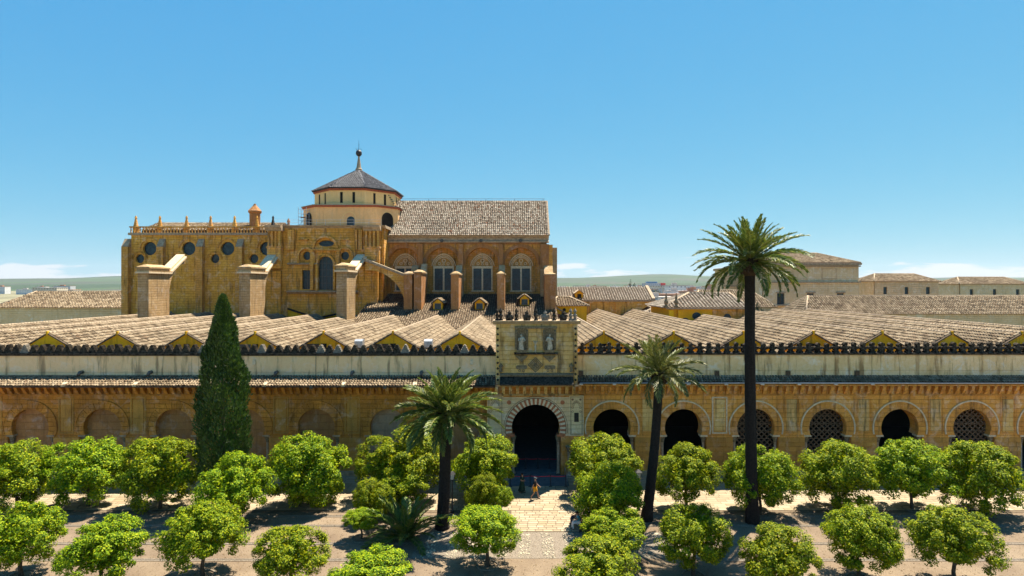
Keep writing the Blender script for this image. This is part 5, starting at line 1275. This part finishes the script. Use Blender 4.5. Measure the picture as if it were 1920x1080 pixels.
for a in ((440,915,60,50,2.9),(300,884,66,54,3.0),(165,880,64,52,3.0),(30,890,64,52,3.0),(380,1000,66,50,2.6),(545,1040,64,42,2.4),
          (1425,893,62,50,3.0),(1568,888,64,52,3.0),(1710,884,64,50,3.0),(1850,892,66,54,3.0),(1300,1000,64,48,2.6),(1460,1045,66,50,2.6),(1790,1010,66,50,2.6),(190,1030,66,50,2.6),(40,1000,64,50,2.6),(1610,1005,66,50,2.6),(1040+80,1065,70,40,2.4),(690,1075,70,38,2.3)):
    orange_tree(*a, LBL, G_)
# distant trees
FARC = [crown_mesh('crown', 41+k, M['far_leaf'], 40, 40, .13, 500) for k in range(2)]
def far_tree(x, y, h, w, lab, grp, z0=0):
    t_ = empty('distant_tree', (x, y, z0), lab, 'tree', grp)
    o = bpy.data.objects.new('crown', FARC[int(x) % 2]); C.objects.link(o); o.parent = t_; o.location = (0,0,h*.62); o.scale = (w, w, h*.4)
    q = bpy.data.objects.new('trunk', TRUNKS[0]); C.objects.link(q); q.parent = t_; q.scale = (w*.6, w*.6, h*.62)
for i in range(46):
    y = hr.uniform(240, 1500); x = hr.uniform(-.9,.9)*y if i % 2 else hr.uniform(.06,.4)*y
    far_tree(x, y, hr.uniform(9, 15), hr.uniform(3, 7), 'dark rounded tree among the far city blocks', 'trees of the far city')
far_tree(XA(1188, 150), 150, ZA(523.5,150), 1.5, 'tall thin dark tree standing alone above the chapel range roof', None)
far_tree(XA(1418, 118), 118, ZA(560,118), 1.6, 'dark narrow tree between the tall palm and the palace', None)

# cypress
cy = empty('cypress_tree', (XA(418, 47), 47, 0), 'tall narrow dark green cypress in front of the arcade', 'tree')
g = np.random.default_rng(3); n = 30000; hgt = ZA(556, 47)-.6
t_ = g.uniform(0, 1, n)**.85; an = g.uniform(0, 2*math.pi, n); prof = 1.8*np.minimum(1, (1-t_)*2.2)**.75*np.minimum(1, .55+t_*2)*(1+.13*np.sin(an*3+t_*22)+.1*np.sin(an*5-t_*31))
rr = prof*g.uniform(.55, 1, n)**.5
pts = np.stack([rr*np.cos(an), rr*np.sin(an), .6+t_*hgt], 1); dirs = np.stack([np.cos(an)*.5, np.sin(an)*.5, np.full(n, 1.0)], 1)+g.normal(size=(n,3))*.3
me = leaf_mesh('crown', pts, dirs, np.stack([np.cos(an), np.sin(an), np.zeros(n)], 1)+g.normal(size=(n,3))*.5, g.uniform(.16,.36,n), g.uniform(.08,.14,n), M['cypress_leaf'])
o = bpy.data.objects.new('crown', me); C.objects.link(o); o.parent = cy
q = build(MB().tube([(0,0,0),(0,0,4),(0,0,hgt*.9)], [.28,.2,.04], 9), 'trunk', M['obark'], None, True); q.parent = cy; q.location = (0,0,0)

# palms
def frond_mesh(seed, L=1.0, droop=1.2, nl=52, ll=.17, lift=.35, mat=None):
    g = np.random.default_rng(seed); n = 40; ts = np.linspace(0, 1, n); pos = [np.zeros(3)]; tang = []
    for i in range(n):
        a_ = -droop*ts[i]**1.5; d = np.array([math.cos(a_), 0, math.sin(a_)]); tang.append(d); pos.append(pos[-1]+d/n)
    pos = np.array(pos[:n]); tang = np.array(tang)
    P_, D_, N_, LN = [], [], [], []
    for k in range(nl):
        t_ = .10+.90*(k+.5)/nl; i = min(n-1, int(t_*n)); p = pos[i]; d = tang[i]; up = np.array([-d[2], 0, d[0]])
        l = ll*(math.sin(math.pi*(.12+.80*t_))**.75)*(1.0 if t_ < .85 else .8)
        for s in (-1, 1):
            fw = .75+.5*t_; v = d*fw + np.array([0, s, 0])*(1.0-.35*t_) + up*(lift+g.normal(0,.16)) + g.normal(0,.07,3)
            v[2] -= .12; P_.append(p+g.normal(0,.002,3)); D_.append(v); N_.append(up + g.normal(0,.25,3)); LN.append(l*g.uniform(.85,1.1))
    me = leaf_mesh('frond', P_, D_, N_, np.array(LN), np.full(len(LN), .022), mat or M['palm_leaf'])
    bm = bmesh.new(); bm.from_mesh(me); rb = MB().tube([tuple(p) for p in pos[::4]], [.013*(1-.8*k/9) for k in range(len(pos[::4]))], 5)
    off = [bm.verts.new(v) for v in rb.v]
    for f in rb.f:
        nf = bm.faces.new([off[i] for i in f]); nf.material_index = 1
    bm.to_mesh(me); bm.free(); me.materials.append(M['rachis']); return me
M['palm_leaf2'] = leafmat('yellow_green_leaflet', [(0,(.06,.085,.02)), (.5,(.11,.135,.03)), (1,(.20,.20,.045))], .25, .42, .3)
FR = {'a': [frond_mesh(60+k, 1, .5+.25*k, 74, .175, .45) for k in range(5)], 'b': [frond_mesh(80+k, 1, .5+.28*k, 48, .19, .3, 2*0 or M['palm_leaf2']) for k in range(5)], 'c': [frond_mesh(95+k, 1, .35+.27*k, 66, .15, .4) for k in range(5)]}
def palm(base, top, rad0, rad1, nf, L, key, label, boot=(.55,.9), elo=-40, ehi=86, seed=1, group=None, thin=0):
    r_ = random.Random(seed); root = empty('palm_tree', base, label, 'palm', group)
    b, t_ = Vector(base), Vector(top); pts = []; rads = []; m = 46
    bow = Vector(((t_.x-b.x)*.10+r_.uniform(-.1,.1), 0, 0))
    for k in range(m+1):
        q = k/m; pts.append(b.lerp(t_, q) + bow*math.sin(q*math.pi)); rads.append((rad0+(rad1-rad0)*min(1, q*1.4))*(1+.03*(k % 2)+r_.uniform(-.02,.02)) + (.22*rad0*max(0, 1-q*9)))
    pts[0] = pts[0]-Vector((0,0,.1)); build(MB().tube(pts, rads, 12), 'trunk', M['bark'], root, False)
    bo = MB(); bh, brd = boot[1], boot[0]
    bo.lathe(t_.x, t_.y, [(rad1*1.02, t_.z-bh), (brd*.85, t_.z-bh*.7), (brd, t_.z-bh*.3), (brd*.9, t_.z), (brd*.45, t_.z+.35)], 14)
    for k in range(90):
        an = k*2.39996; q = (k % 30)/30; zz = t_.z-bh*.85+q*bh; rr2 = brd*(.82+.2*math.sin(math.pi*min(1, q+.25)))
        c, s = math.cos(an), math.sin(an); bo.tube([(t_.x+rr2*.8*c, t_.y+rr2*.8*s, zz), (t_.x+(rr2+.10)*c, t_.y+(rr2+.10)*s, zz+.16)], [.085,.05], 5)
    build(bo, 'frond_bases', M['boot'], root, kind='stuff')
    for k in range(nf):
        q = (k+.5)/nf; el = ehi-(ehi-elo)*q**.85 + r_.uniform(-6,6); az = k*2.39996+r_.uniform(-.25,.25)
        v = min(4, max(0, int(q*4.2+r_.uniform(-.7,.7)))); l = L*r_.uniform(.86,1.1)*(1.0 if q < .75 else .92)*(.8+.25*min(1, q*3))
        e = R(el); loc = Vector((t_.x+.25*brd*math.cos(az)*math.cos(e), t_.y+.25*brd*math.sin(az)*math.cos(e), t_.z+.12*math.sin(e)))
        o = bpy.data.objects.new('frond', FR[key][v]); put(o, loc, root); o.rotation_mode = 'XYZ'
        o.rotation_euler = (Matrix.Rotation(az, 3, 'Z') @ Matrix.Rotation(-e, 3, 'Y') @ Matrix.Rotation(r_.uniform(-.5,.5), 3, 'X')).to_euler(); o.scale = (l, l, l)
    return root
Y1 = 43.0; palm((XA(829,Y1), Y1, 0), (XA(834,Y1), Y1, ZA(778,Y1)), .46, .40, 62, 3.9, 'a', 'sturdy palm with dense arching crown in front of the blocked arches', (.66,1.1), -26, 87, 2)
Y2 = 44.5; palm((XA(1212,Y2), Y2, 0), (XA(1236,Y2), Y2, ZA(703,Y2)), .40, .33, 34, 3.6, 'b', 'slender leaning palm with sparse yellow-green fronds before the open arches', (.5,.75), -18, 86, 5)
Y3 = 44.0; palm((XA(1411,Y3), Y3, 0), (XA(1406,Y3), Y3, ZA(490,Y3)), .44, .37, 54, 4.15, 'c', 'very tall palm with dark straight trunk rising above the roofs', (.68,1.1), -26, 88, 8)
# young palm clump
r_ = random.Random(4); Y4 = 41.3; yp = empty('young_palm', (XA(760,Y4), Y4, 0), 'trunkless young palm clump with upright grey-green fronds beside the sturdy palm', 'palm')
for k in range(34):
    az = k*2.39996; el = 80-62*(k/34)**.9+r_.uniform(-5,5); l = r_.uniform(2.6,3.7); o = bpy.data.objects.new('frond', FR['c'][min(4, int(k/34*3+r_.uniform(0,1)))]); put(o, (XA(760,Y4)+.15*math.cos(az), Y4+.15*math.sin(az), .1), yp)
    o.rotation_euler = (Matrix.Rotation(az, 3, 'Z') @ Matrix.Rotation(-R(el), 3, 'Y') @ Matrix.Rotation(r_.uniform(-.4,.4), 3, 'X')).to_euler(); o.scale = (l,l,l)
build(MB().lathe(XA(760,Y4), Y4, [(.3,-.05),(.36,.1),(.25,.4),(.1,.55)], 10), 'stem_base', M['boot'], yp)

# ------------------------------------------------------------------ street furniture
def lamp(px, py, label):
    Y = F*H/(py-PY0); x = XA(px, Y); r0 = empty('lamp_post', (x, Y, 0), label, 'lamp')
    build(MB().lathe(x, Y, [(.16,0),(.16,.12),(.09,.22),(.08,.6),(.05,.7),(.045,2.45),(.08,2.5),(.05,2.6)], 10), 'post', M['iron'], r0, True)
    gl = MB(); z = 2.62; gl.add([(x-.12,Y-.12,z),(x+.12,Y-.12,z),(x+.12,Y+.12,z),(x-.12,Y+.12,z),(x-.2,Y-.2,z+.42),(x+.2,Y-.2,z+.42),(x+.2,Y+.2,z+.42),(x-.2,Y+.2,z+.42)], [(0,1,5,4),(1,2,6,5),(2,3,7,6),(3,0,4,7),(0,3,2,1)])
    build(gl, 'lantern', M['lamp_glass'], r0)
    rf = MB(); rf.add([(x-.26,Y-.26,z+.423),(x+.26,Y-.26,z+.423),(x+.26,Y+.26,z+.423),(x-.26,Y+.26,z+.423),(x-.07,Y-.07,z+.6),(x+.07,Y-.07,z+.6),(x+.07,Y+.07,z+.6),(x-.07,Y+.07,z+.6)], [(0,1,5,4),(1,2,6,5),(2,3,7,6),(3,0,4,7),(4,5,6,7),(0,3,2,1)])
    for sx, sy in ((-1,-1),(1,-1),(1,1),(-1,1)): rf.tube([(x+sx*.125,Y+sy*.125,z),(x+sx*.205,Y+sy*.205,z+.42)], .02, 5)
    build(rf, 'lantern_cap', M['iron'], r0)
    build(MB().tube([(x-.42, Y, 2.5), (x+.42, Y, 2.5)], .022, 6), 'ladder_bar', M['iron'], r0)
lamp(848, 961, 'black lantern lamp post between the sturdy palm and the tall orange tree')
lamp(1197, 957, 'black lantern lamp post beside the leaning palm trunk')
def stanchion_row(pxs, Y, z0, lab, grp):
    pts = []
    for px in pxs:
        x = XA(px, Y); s = empty('stanchion', (x, Y, z0), lab, 'barrier post', grp); pts.append(x)
        build(MB().lathe(x, Y, [(.18,z0),(.18,z0+.03),(.04,z0+.06),(.034,z0+.9),(.045,z0+.91),(.045,z0+1.0),(.02,z0+1.02)], 12), 'post', M['iron'], s, True)
    for a, b in zip(pts[:-1], pts[1:]):
        tp = MB(); n = 8
        for k in range(n):
            f0, f1 = k/n, (k+1)/n; zz = lambda f_: z0+.93-.05*math.sin(math.pi*f_)
            xa, xb3 = a+.04+(b-a-.08)*f0, a+.04+(b-a-.08)*f1; tp.add([(xa,Y-.004,zz(f0)),(xb3,Y-.004,zz(f1)),(xb3,Y-.004,zz(f1)-.055),(xa,Y-.004,zz(f0)-.055),(xa,Y+.004,zz(f0)),(xb3,Y+.004,zz(f1)),(xb3,Y+.004,zz(f1)-.055),(xa,Y+.004,zz(f0)-.055)], [(0,1,2,3),(4,7,6,5),(0,4,5,1),(3,2,6,7)])
        tag(build(tp, 'barrier_belt', M['redtape']), 'red belt stretched between posts in front of the gate' if grp.startswith('front') else 'dark red belt stretched between posts inside the gate', 'belt', grp.replace('posts', 'belts'))
stanchion_row((957, 994, 1032, 1061), 51.86, .045, 'black belt post on the paving in front of the gate', 'front row of barrier posts')
stanchion_row((963, 986, 1008.5, 1030, 1050), 56.75, .12, 'black belt post standing inside the gate arch', 'inner row of barrier posts')
hdr = empty('handrail', (XA(1062,53), 53, 0), 'thin steel handrail beside the gate mat', 'railing')
build(MB().tube([(XA(1063,52),52,.03),(XA(1063,52),52,1.0),(XA(1063,52),54.3,1.0),(XA(1063,52),54.3,.03)], .022, 6), 'rail', M['steel'], hdr, True)

# bench
Yb = 43.0; bxx = 4.55
bn = empty('park_bench', (bxx, Yb, 0), 'dark iron bench at the path edge with two people seated', 'bench')
for k in range(4): build(MB().box(bxx-.2+k*.115, bxx-.1+k*.115, Yb-1.0, Yb+1.2, .43, .46), 'seat_slat', M['wood'], bn)
for k in range(3): build(MB().box(bxx+.28+k*.03, bxx+.31+k*.03, Yb-1.0, Yb+1.2, .55+k*.13, .65+k*.13), 'back_slat', M['wood'], bn)
for y in (Yb-.85, Yb+1.05):
    build(MB().tube([(bxx-.16,y,0),(bxx-.15,y,.42),(bxx+.24,y,.42),(bxx+.38,y,.95)], .028, 6), 'side_frame', M['iron'], bn); build(MB().tube([(bxx+.26,y,0),(bxx+.22,y,.42)], .028, 6), 'leg', M['iron'], bn)

# ------------------------------------------------------------------ people
SK = flat('skin', (.42,.23,.15), .6, .1, 8, bmp=0)
def cloth(n, c): return flat(n, c, .9, .2, 9, bmp=.3)
def skin_obj(name, V_, E_, root_i, mat, parent, origin, rz, sub=2):
    me = bpy.data.meshes.new(name); me.from_pydata([v[0] for v in V_], E_, []); me.materials.append(mat)
    o = bpy.data.objects.new(name, me); C.objects.link(o); o.parent = parent; o.rotation_euler = (0,0,rz)
    sk = o.modifiers.new('skin', 'SKIN'); sk.use_smooth_shade = True
    for i, v in enumerate(V_):
        d = me.skin_vertices[0].data[i]; d.radius = (v[1], v[1]) if not isinstance(v[1], tuple) else v[1]; d.use_root = (i == root_i)
    ss = o.modifiers.new('sub', 'SUBSURF'); ss.levels = sub; ss.render_levels = sub; return o
def hand(V_, E_, wrist_i, tip_dir, side):
    """palm vertex then five finger chains"""
    w = Vector(V_[wrist_i][0]); d = Vector(tip_dir).normalized(); s = Vector(side).normalized(); n0 = d.cross(s)
    pm = len(V_); V_.append((tuple(w+d*.055), (.022,.034))); E_.append((wrist_i, pm))
    for k, (o_, l) in enumerate(((-.028,.065),(-.010,.08),(.010,.075),(.028,.058))):
        a = len(V_); V_.append((tuple(w+d*.10+s*o_), .0095)); V_.append((tuple(w+d*(.10+l*.55)+s*o_*1.15+n0*.012), .0085)); V_.append((tuple(w+d*(.10+l)+s*o_*1.15+n0*.034), .007)); E_ += [(pm, a), (a, a+1), (a+1, a+2)]
    a = len(V_); V_.append((tuple(w+d*.04-s*.042), .011)); V_.append((tuple(w+d*.085-s*.062+n0*.012), .009)); E_ += [(pm, a), (a, a+1)]
def person(x, y, z, rz, hgt, pose, cols, label, seat=None):
    """figure faces local -Y; pose gives joint positions for a 1.75 m body"""
    root = empty('person', (x, y, z), label, 'person'); k = hgt/1.75
    J = {n: tuple(c*k for c in v) for n, v in pose.items()}
    V_, E_ = [], []
    def add(n, r_): V_.append((J[n], r_ if isinstance(r_, tuple) else r_*k)); return len(V_)-1
    pel = add('pelvis', .125); sp = add('spine', .115); chs = add('chest', .135); nk = add('neck', .055); hd0 = add('head0', .075); hd1 = add('head1', .09); hd2 = add('head2', .06)
    E_ += [(pel, sp), (sp, chs), (chs, nk), (nk, hd0), (hd0, hd1), (hd1, hd2)]
    for s in ('l', 'r'):
        a = add('sh_'+s, .06); b = add('el_'+s, .042); c = add('wr_'+s, .028); E_ += [(chs, a), (a, b), (b, c)]
        d = Vector(J['wr_'+s])-Vector(J['el_'+s]); hand(V_, E_, c, d, Vector((1,0,0)) if abs(d.normalized().x) < .8 else Vector((0,1,0)))
        a = add('hip_'+s, .09); b = add('kn_'+s, .058); c = add('an_'+s, .038); d_ = add('to_'+s, .034); E_ += [(pel, a), (a, b), (b, c), (c, d_)]
    skin_obj('body', V_, E_, 0, SK, root, None, rz)
    def garment(name, names, edges, mat, infl):
        rad = {'pelvis':.135,'spine':.125,'chest':.145,'sh_l':.075,'sh_r':.075,'el_l':.055,'el_r':.055,'um_l':.064,'um_r':.064,'hip_l':.105,'hip_r':.105,'kn_l':.078,'kn_r':.078,'an_l':.055,'an_r':.055,'mt_l':.085,'mt_r':.085,'hem':.26,'mid':.19,'to_l':.042,'to_r':.042,'hl_l':.042,'hl_r':.042}
        VV = [(J[n], rad[n]*k*infl) for n in names]; EE = [(names.index(a), names.index(b)) for a, b in edges]
        skin_obj(name, VV, EE, 0, mat, root, None, rz)
    for s in ('l','r'):
        J['um_'+s] = tuple(Vector(J['sh_'+s]).lerp(Vector(J['el_'+s]), .65)); J['mt_'+s] = tuple(Vector(J['hip_'+s]).lerp(Vector(J['kn_'+s]), .85))
        J['hl_'+s] = tuple(Vector(J['an_'+s])+Vector((0,.04*k,-.03*k)))
    garment('shirt', ['chest','spine','pelvis','sh_l','sh_r','um_l','um_r'], [('chest','spine'),('spine','pelvis'),('chest','sh_l'),('chest','sh_r'),('sh_l','um_l'),('sh_r','um_r')], cols[0], 1.25)
    if cols[3] == 'shorts': garment('shorts', ['pelvis','hip_l','hip_r','mt_l','mt_r'], [('pelvis','hip_l'),('pelvis','hip_r'),('hip_l','mt_l'),('hip_r','mt_r')], cols[1], 1.1)
    elif cols[3] == 'trousers': garment('trousers', ['pelvis','hip_l','hip_r','kn_l','kn_r','an_l','an_r'], [('pelvis','hip_l'),('pelvis','hip_r'),('hip_l','kn_l'),('hip_r','kn_r'),('kn_l','an_l'),('kn_r','an_r')], cols[1], 1.06)
    else:
        b = MB(); cx, cy_ = J['pelvis'][0], J['pelvis'][1]; prof = [(.30,.17,.06),(.27,.4,.03),(.22,.7,.01),(.17,.95,0),(.13,1.12,0)]; vs = []; fs = []; sg = 18
        for (r2, z2, off) in prof:
            for q in range(sg): an = 2*math.pi*q/sg; w2 = 1+.07*math.sin(6*an); vs.append((cx+k*(r2*w2*math.cos(an)), cy_+k*(off+r2*1.05*w2*math.sin(an)), z2*k))
        for i in range(len(prof)-1):
            for q in range(sg): fs.append((i*sg+q, i*sg+(q+1) % sg, (i+1)*sg+(q+1) % sg, (i+1)*sg+q))
        o = bpy.data.objects.new('skirt', b.add(vs, fs).mesh('skirt', True)); o.data.materials.append(cols[1]); C.objects.link(o); o.parent = root; o.rotation_euler = (0,0,rz)
        sl = o.modifiers.new('solid', 'SOLIDIFY'); sl.thickness = .012
    for s in ('l','r'): garment('shoe', ['hl_'+s, 'to_'+s], [('hl_'+s, 'to_'+s)], cols[4], 1.05)
    hc = Vector(J['head1']); 
    hb = MB(); hb.ball((hc.x, hc.y+.022*k, hc.z+.045*k), .102*k, .112*k, .105*k, 12, 8)
    if cols[5] == 'cap': hb.ball((hc.x, hc.y-.10*k, hc.z+.06*k), .075*k, .09*k, .014*k, 10, 5)
    if cols[5] == 'long': hb.tube([(hc.x, hc.y+.06*k, hc.z+.02*k), (hc.x, hc.y+.10*k, hc.z-.16*k), (hc.x, hc.y+.10*k, hc.z-.32*k)], [.085*k,.075*k,.04*k], 8)
    o = bpy.data.objects.new('cap' if cols[5] == 'cap' else 'hair', hb.mesh('hair', True)); o.data.materials.append(cols[2]); C.objects.link(o); o.parent = root; o.rotation_euler = (0,0,rz)
    fc = MB(); fc.ball((hc.x, hc.y-.095*k, hc.z-.012*k), .014*k, .022*k, .022*k, 6, 5)
    for s in (-1,1): fc.ball((hc.x+s*.092*k, hc.y+.01*k, hc.z-.005*k), .012*k, .02*k, .03*k, 6, 5)
    o = bpy.data.objects.new('nose_and_ears', fc.mesh('face', True)); o.data.materials.append(SK); C.objects.link(o); o.parent = root; o.rotation_euler = (0,0,rz)
    ey = MB()
    for s in (-1,1): ey.ball((hc.x+s*.033*k, hc.y-.084*k, hc.z+.012*k), .012*k, .008*k, .008*k, 6, 4)
    ey.ball((hc.x, hc.y-.078*k, hc.z-.058*k), .026*k, .012*k, .007*k, 8, 4)
    o = bpy.data.objects.new('eyes_and_mouth', ey.mesh('eyes', True)); o.data.materials.append(M['iron']); C.objects.link(o); o.parent = root; o.rotation_euler = (0,0,rz)
    return root
stand = dict(pelvis=(0,0,.96), spine=(0,0,1.12), chest=(0,-.01,1.32), neck=(0,0,1.48), head0=(0,-.01,1.56), head1=(0,-.02,1.63), head2=(0,-.01,1.69),
             sh_l=(.18,0,1.40), sh_r=(-.18,0,1.40), hip_l=(.09,0,.92), hip_r=(-.09,0,.92))
walk_m = dict(stand, el_l=(.24,-.10,1.14), wr_l=(.25,-.30,.98), el_r=(-.25,.10,1.14), wr_r=(-.26,.20,.90),
              kn_l=(.09,-.20,.52), an_l=(.09,-.27,.09), to_l=(.10,-.43,.045), kn_r=(-.09,.06,.50), an_r=(-.09,.33,.13), to_r=(-.10,.24,.04))
walk_w = dict(stand, el_l=(.24,-.02,1.14), wr_l=(.06,-.22,1.16), el_r=(-.24,-.02,1.14), wr_r=(-.03,-.20,1.10),
              kn_l=(.09,-.14,.52), an_l=(.09,-.18,.09), to_l=(.10,-.33,.045), kn_r=(-.09,.05,.50), an_r=(-.09,.24,.12), to_r=(-.10,.13,.04))
sit = dict(pelvis=(0,0,.56), spine=(0,-.03,.74), chest=(0,-.08,.94), neck=(0,-.11,1.09), head0=(0,-.14,1.16), head1=(0,-.17,1.22), head2=(0,-.16,1.28), sh_l=(.18,-.07,1.02), sh_r=(-.18,-.07,1.02),
           hip_l=(.1,-.03,.54), hip_r=(-.1,-.03,.54), kn_l=(.13,-.46,.54), kn_r=(-.13,-.46,.54), an_l=(.13,-.44,.10), an_r=(-.13,-.50,.10), to_l=(.13,-.60,.045), to_r=(-.13,-.66,.045),
           el_l=(.25,-.20,.80), el_r=(-.25,-.20,.80), wr_l=(.07,-.40,.72), wr_r=(-.07,-.40,.74))
blk = cloth('black_cotton', (.012,.012,.014)); yel = cloth('mustard_shorts', (.55,.28,.02)); grn = cloth('dark_green_dress', (.012,.04,.028)); cap_ = cloth('slate_cap', (.06,.075,.085)); hair = cloth('dark_hair', (.03,.017,.010))
lbl = cloth('pale_blue_shirt', (.28,.42,.60)); teal = cloth('teal_shirt', (.05,.24,.30)); wht = cloth('white_trousers', (.62,.60,.57)); shoe = cloth('dark_shoe', (.02,.018,.018)); nav = cloth('navy_trousers', (.02,.025,.045))
Ym = F*H/(936.5-PY0); person(XA(1003,Ym), Ym, .045, R(78), 1.80, walk_m, (blk, yel, cap_, 'shorts', shoe, 'cap'), 'person in black t-shirt, mustard shorts and grey cap walking across the paving')
Yw_ = F*H/(924.5-PY0); person(XA(979,Yw_), Yw_, .045, R(58), 1.66, walk_w, (grn, grn, hair, 'skirt', shoe, 'long'), 'person in long dark green dress walking past the belt barrier')
person(4.42, 42.75, 0, R(-90), 1.74, sit, (teal, wht, hair, 'trousers', shoe, 'short'), 'person in teal shirt and white trousers sitting on the bench')
person(4.42, 43.65, 0, R(-90), 1.76, sit, (lbl, nav, hair, 'trousers', shoe, 'short'), 'person in pale blue shirt sitting on the bench')

# ------------------------------------------------------------------ haze over the plain
hz = build(MB().box(-11900, 11900, -380, 9100, -3, 330), 'haze', bpy.data.materials.new('haze_air')); tag(hz, kind='stuff')
m = hz.data.materials[0]; m.use_nodes = True; t = m.node_tree; t.nodes.remove(t.nodes['Principled BSDF'])
pv_ = t.nodes.new('ShaderNodeVolumePrincipled'); pv_.inputs['Color'].default_value = (.78,.88,1.0,1); pv_.inputs['Density'].default_value = 2.6e-5; pv_.inputs['Anisotropy'].default_value = .2
t.links.new(pv_.outputs[0], t.nodes['Material Output'].inputs['Volume'])
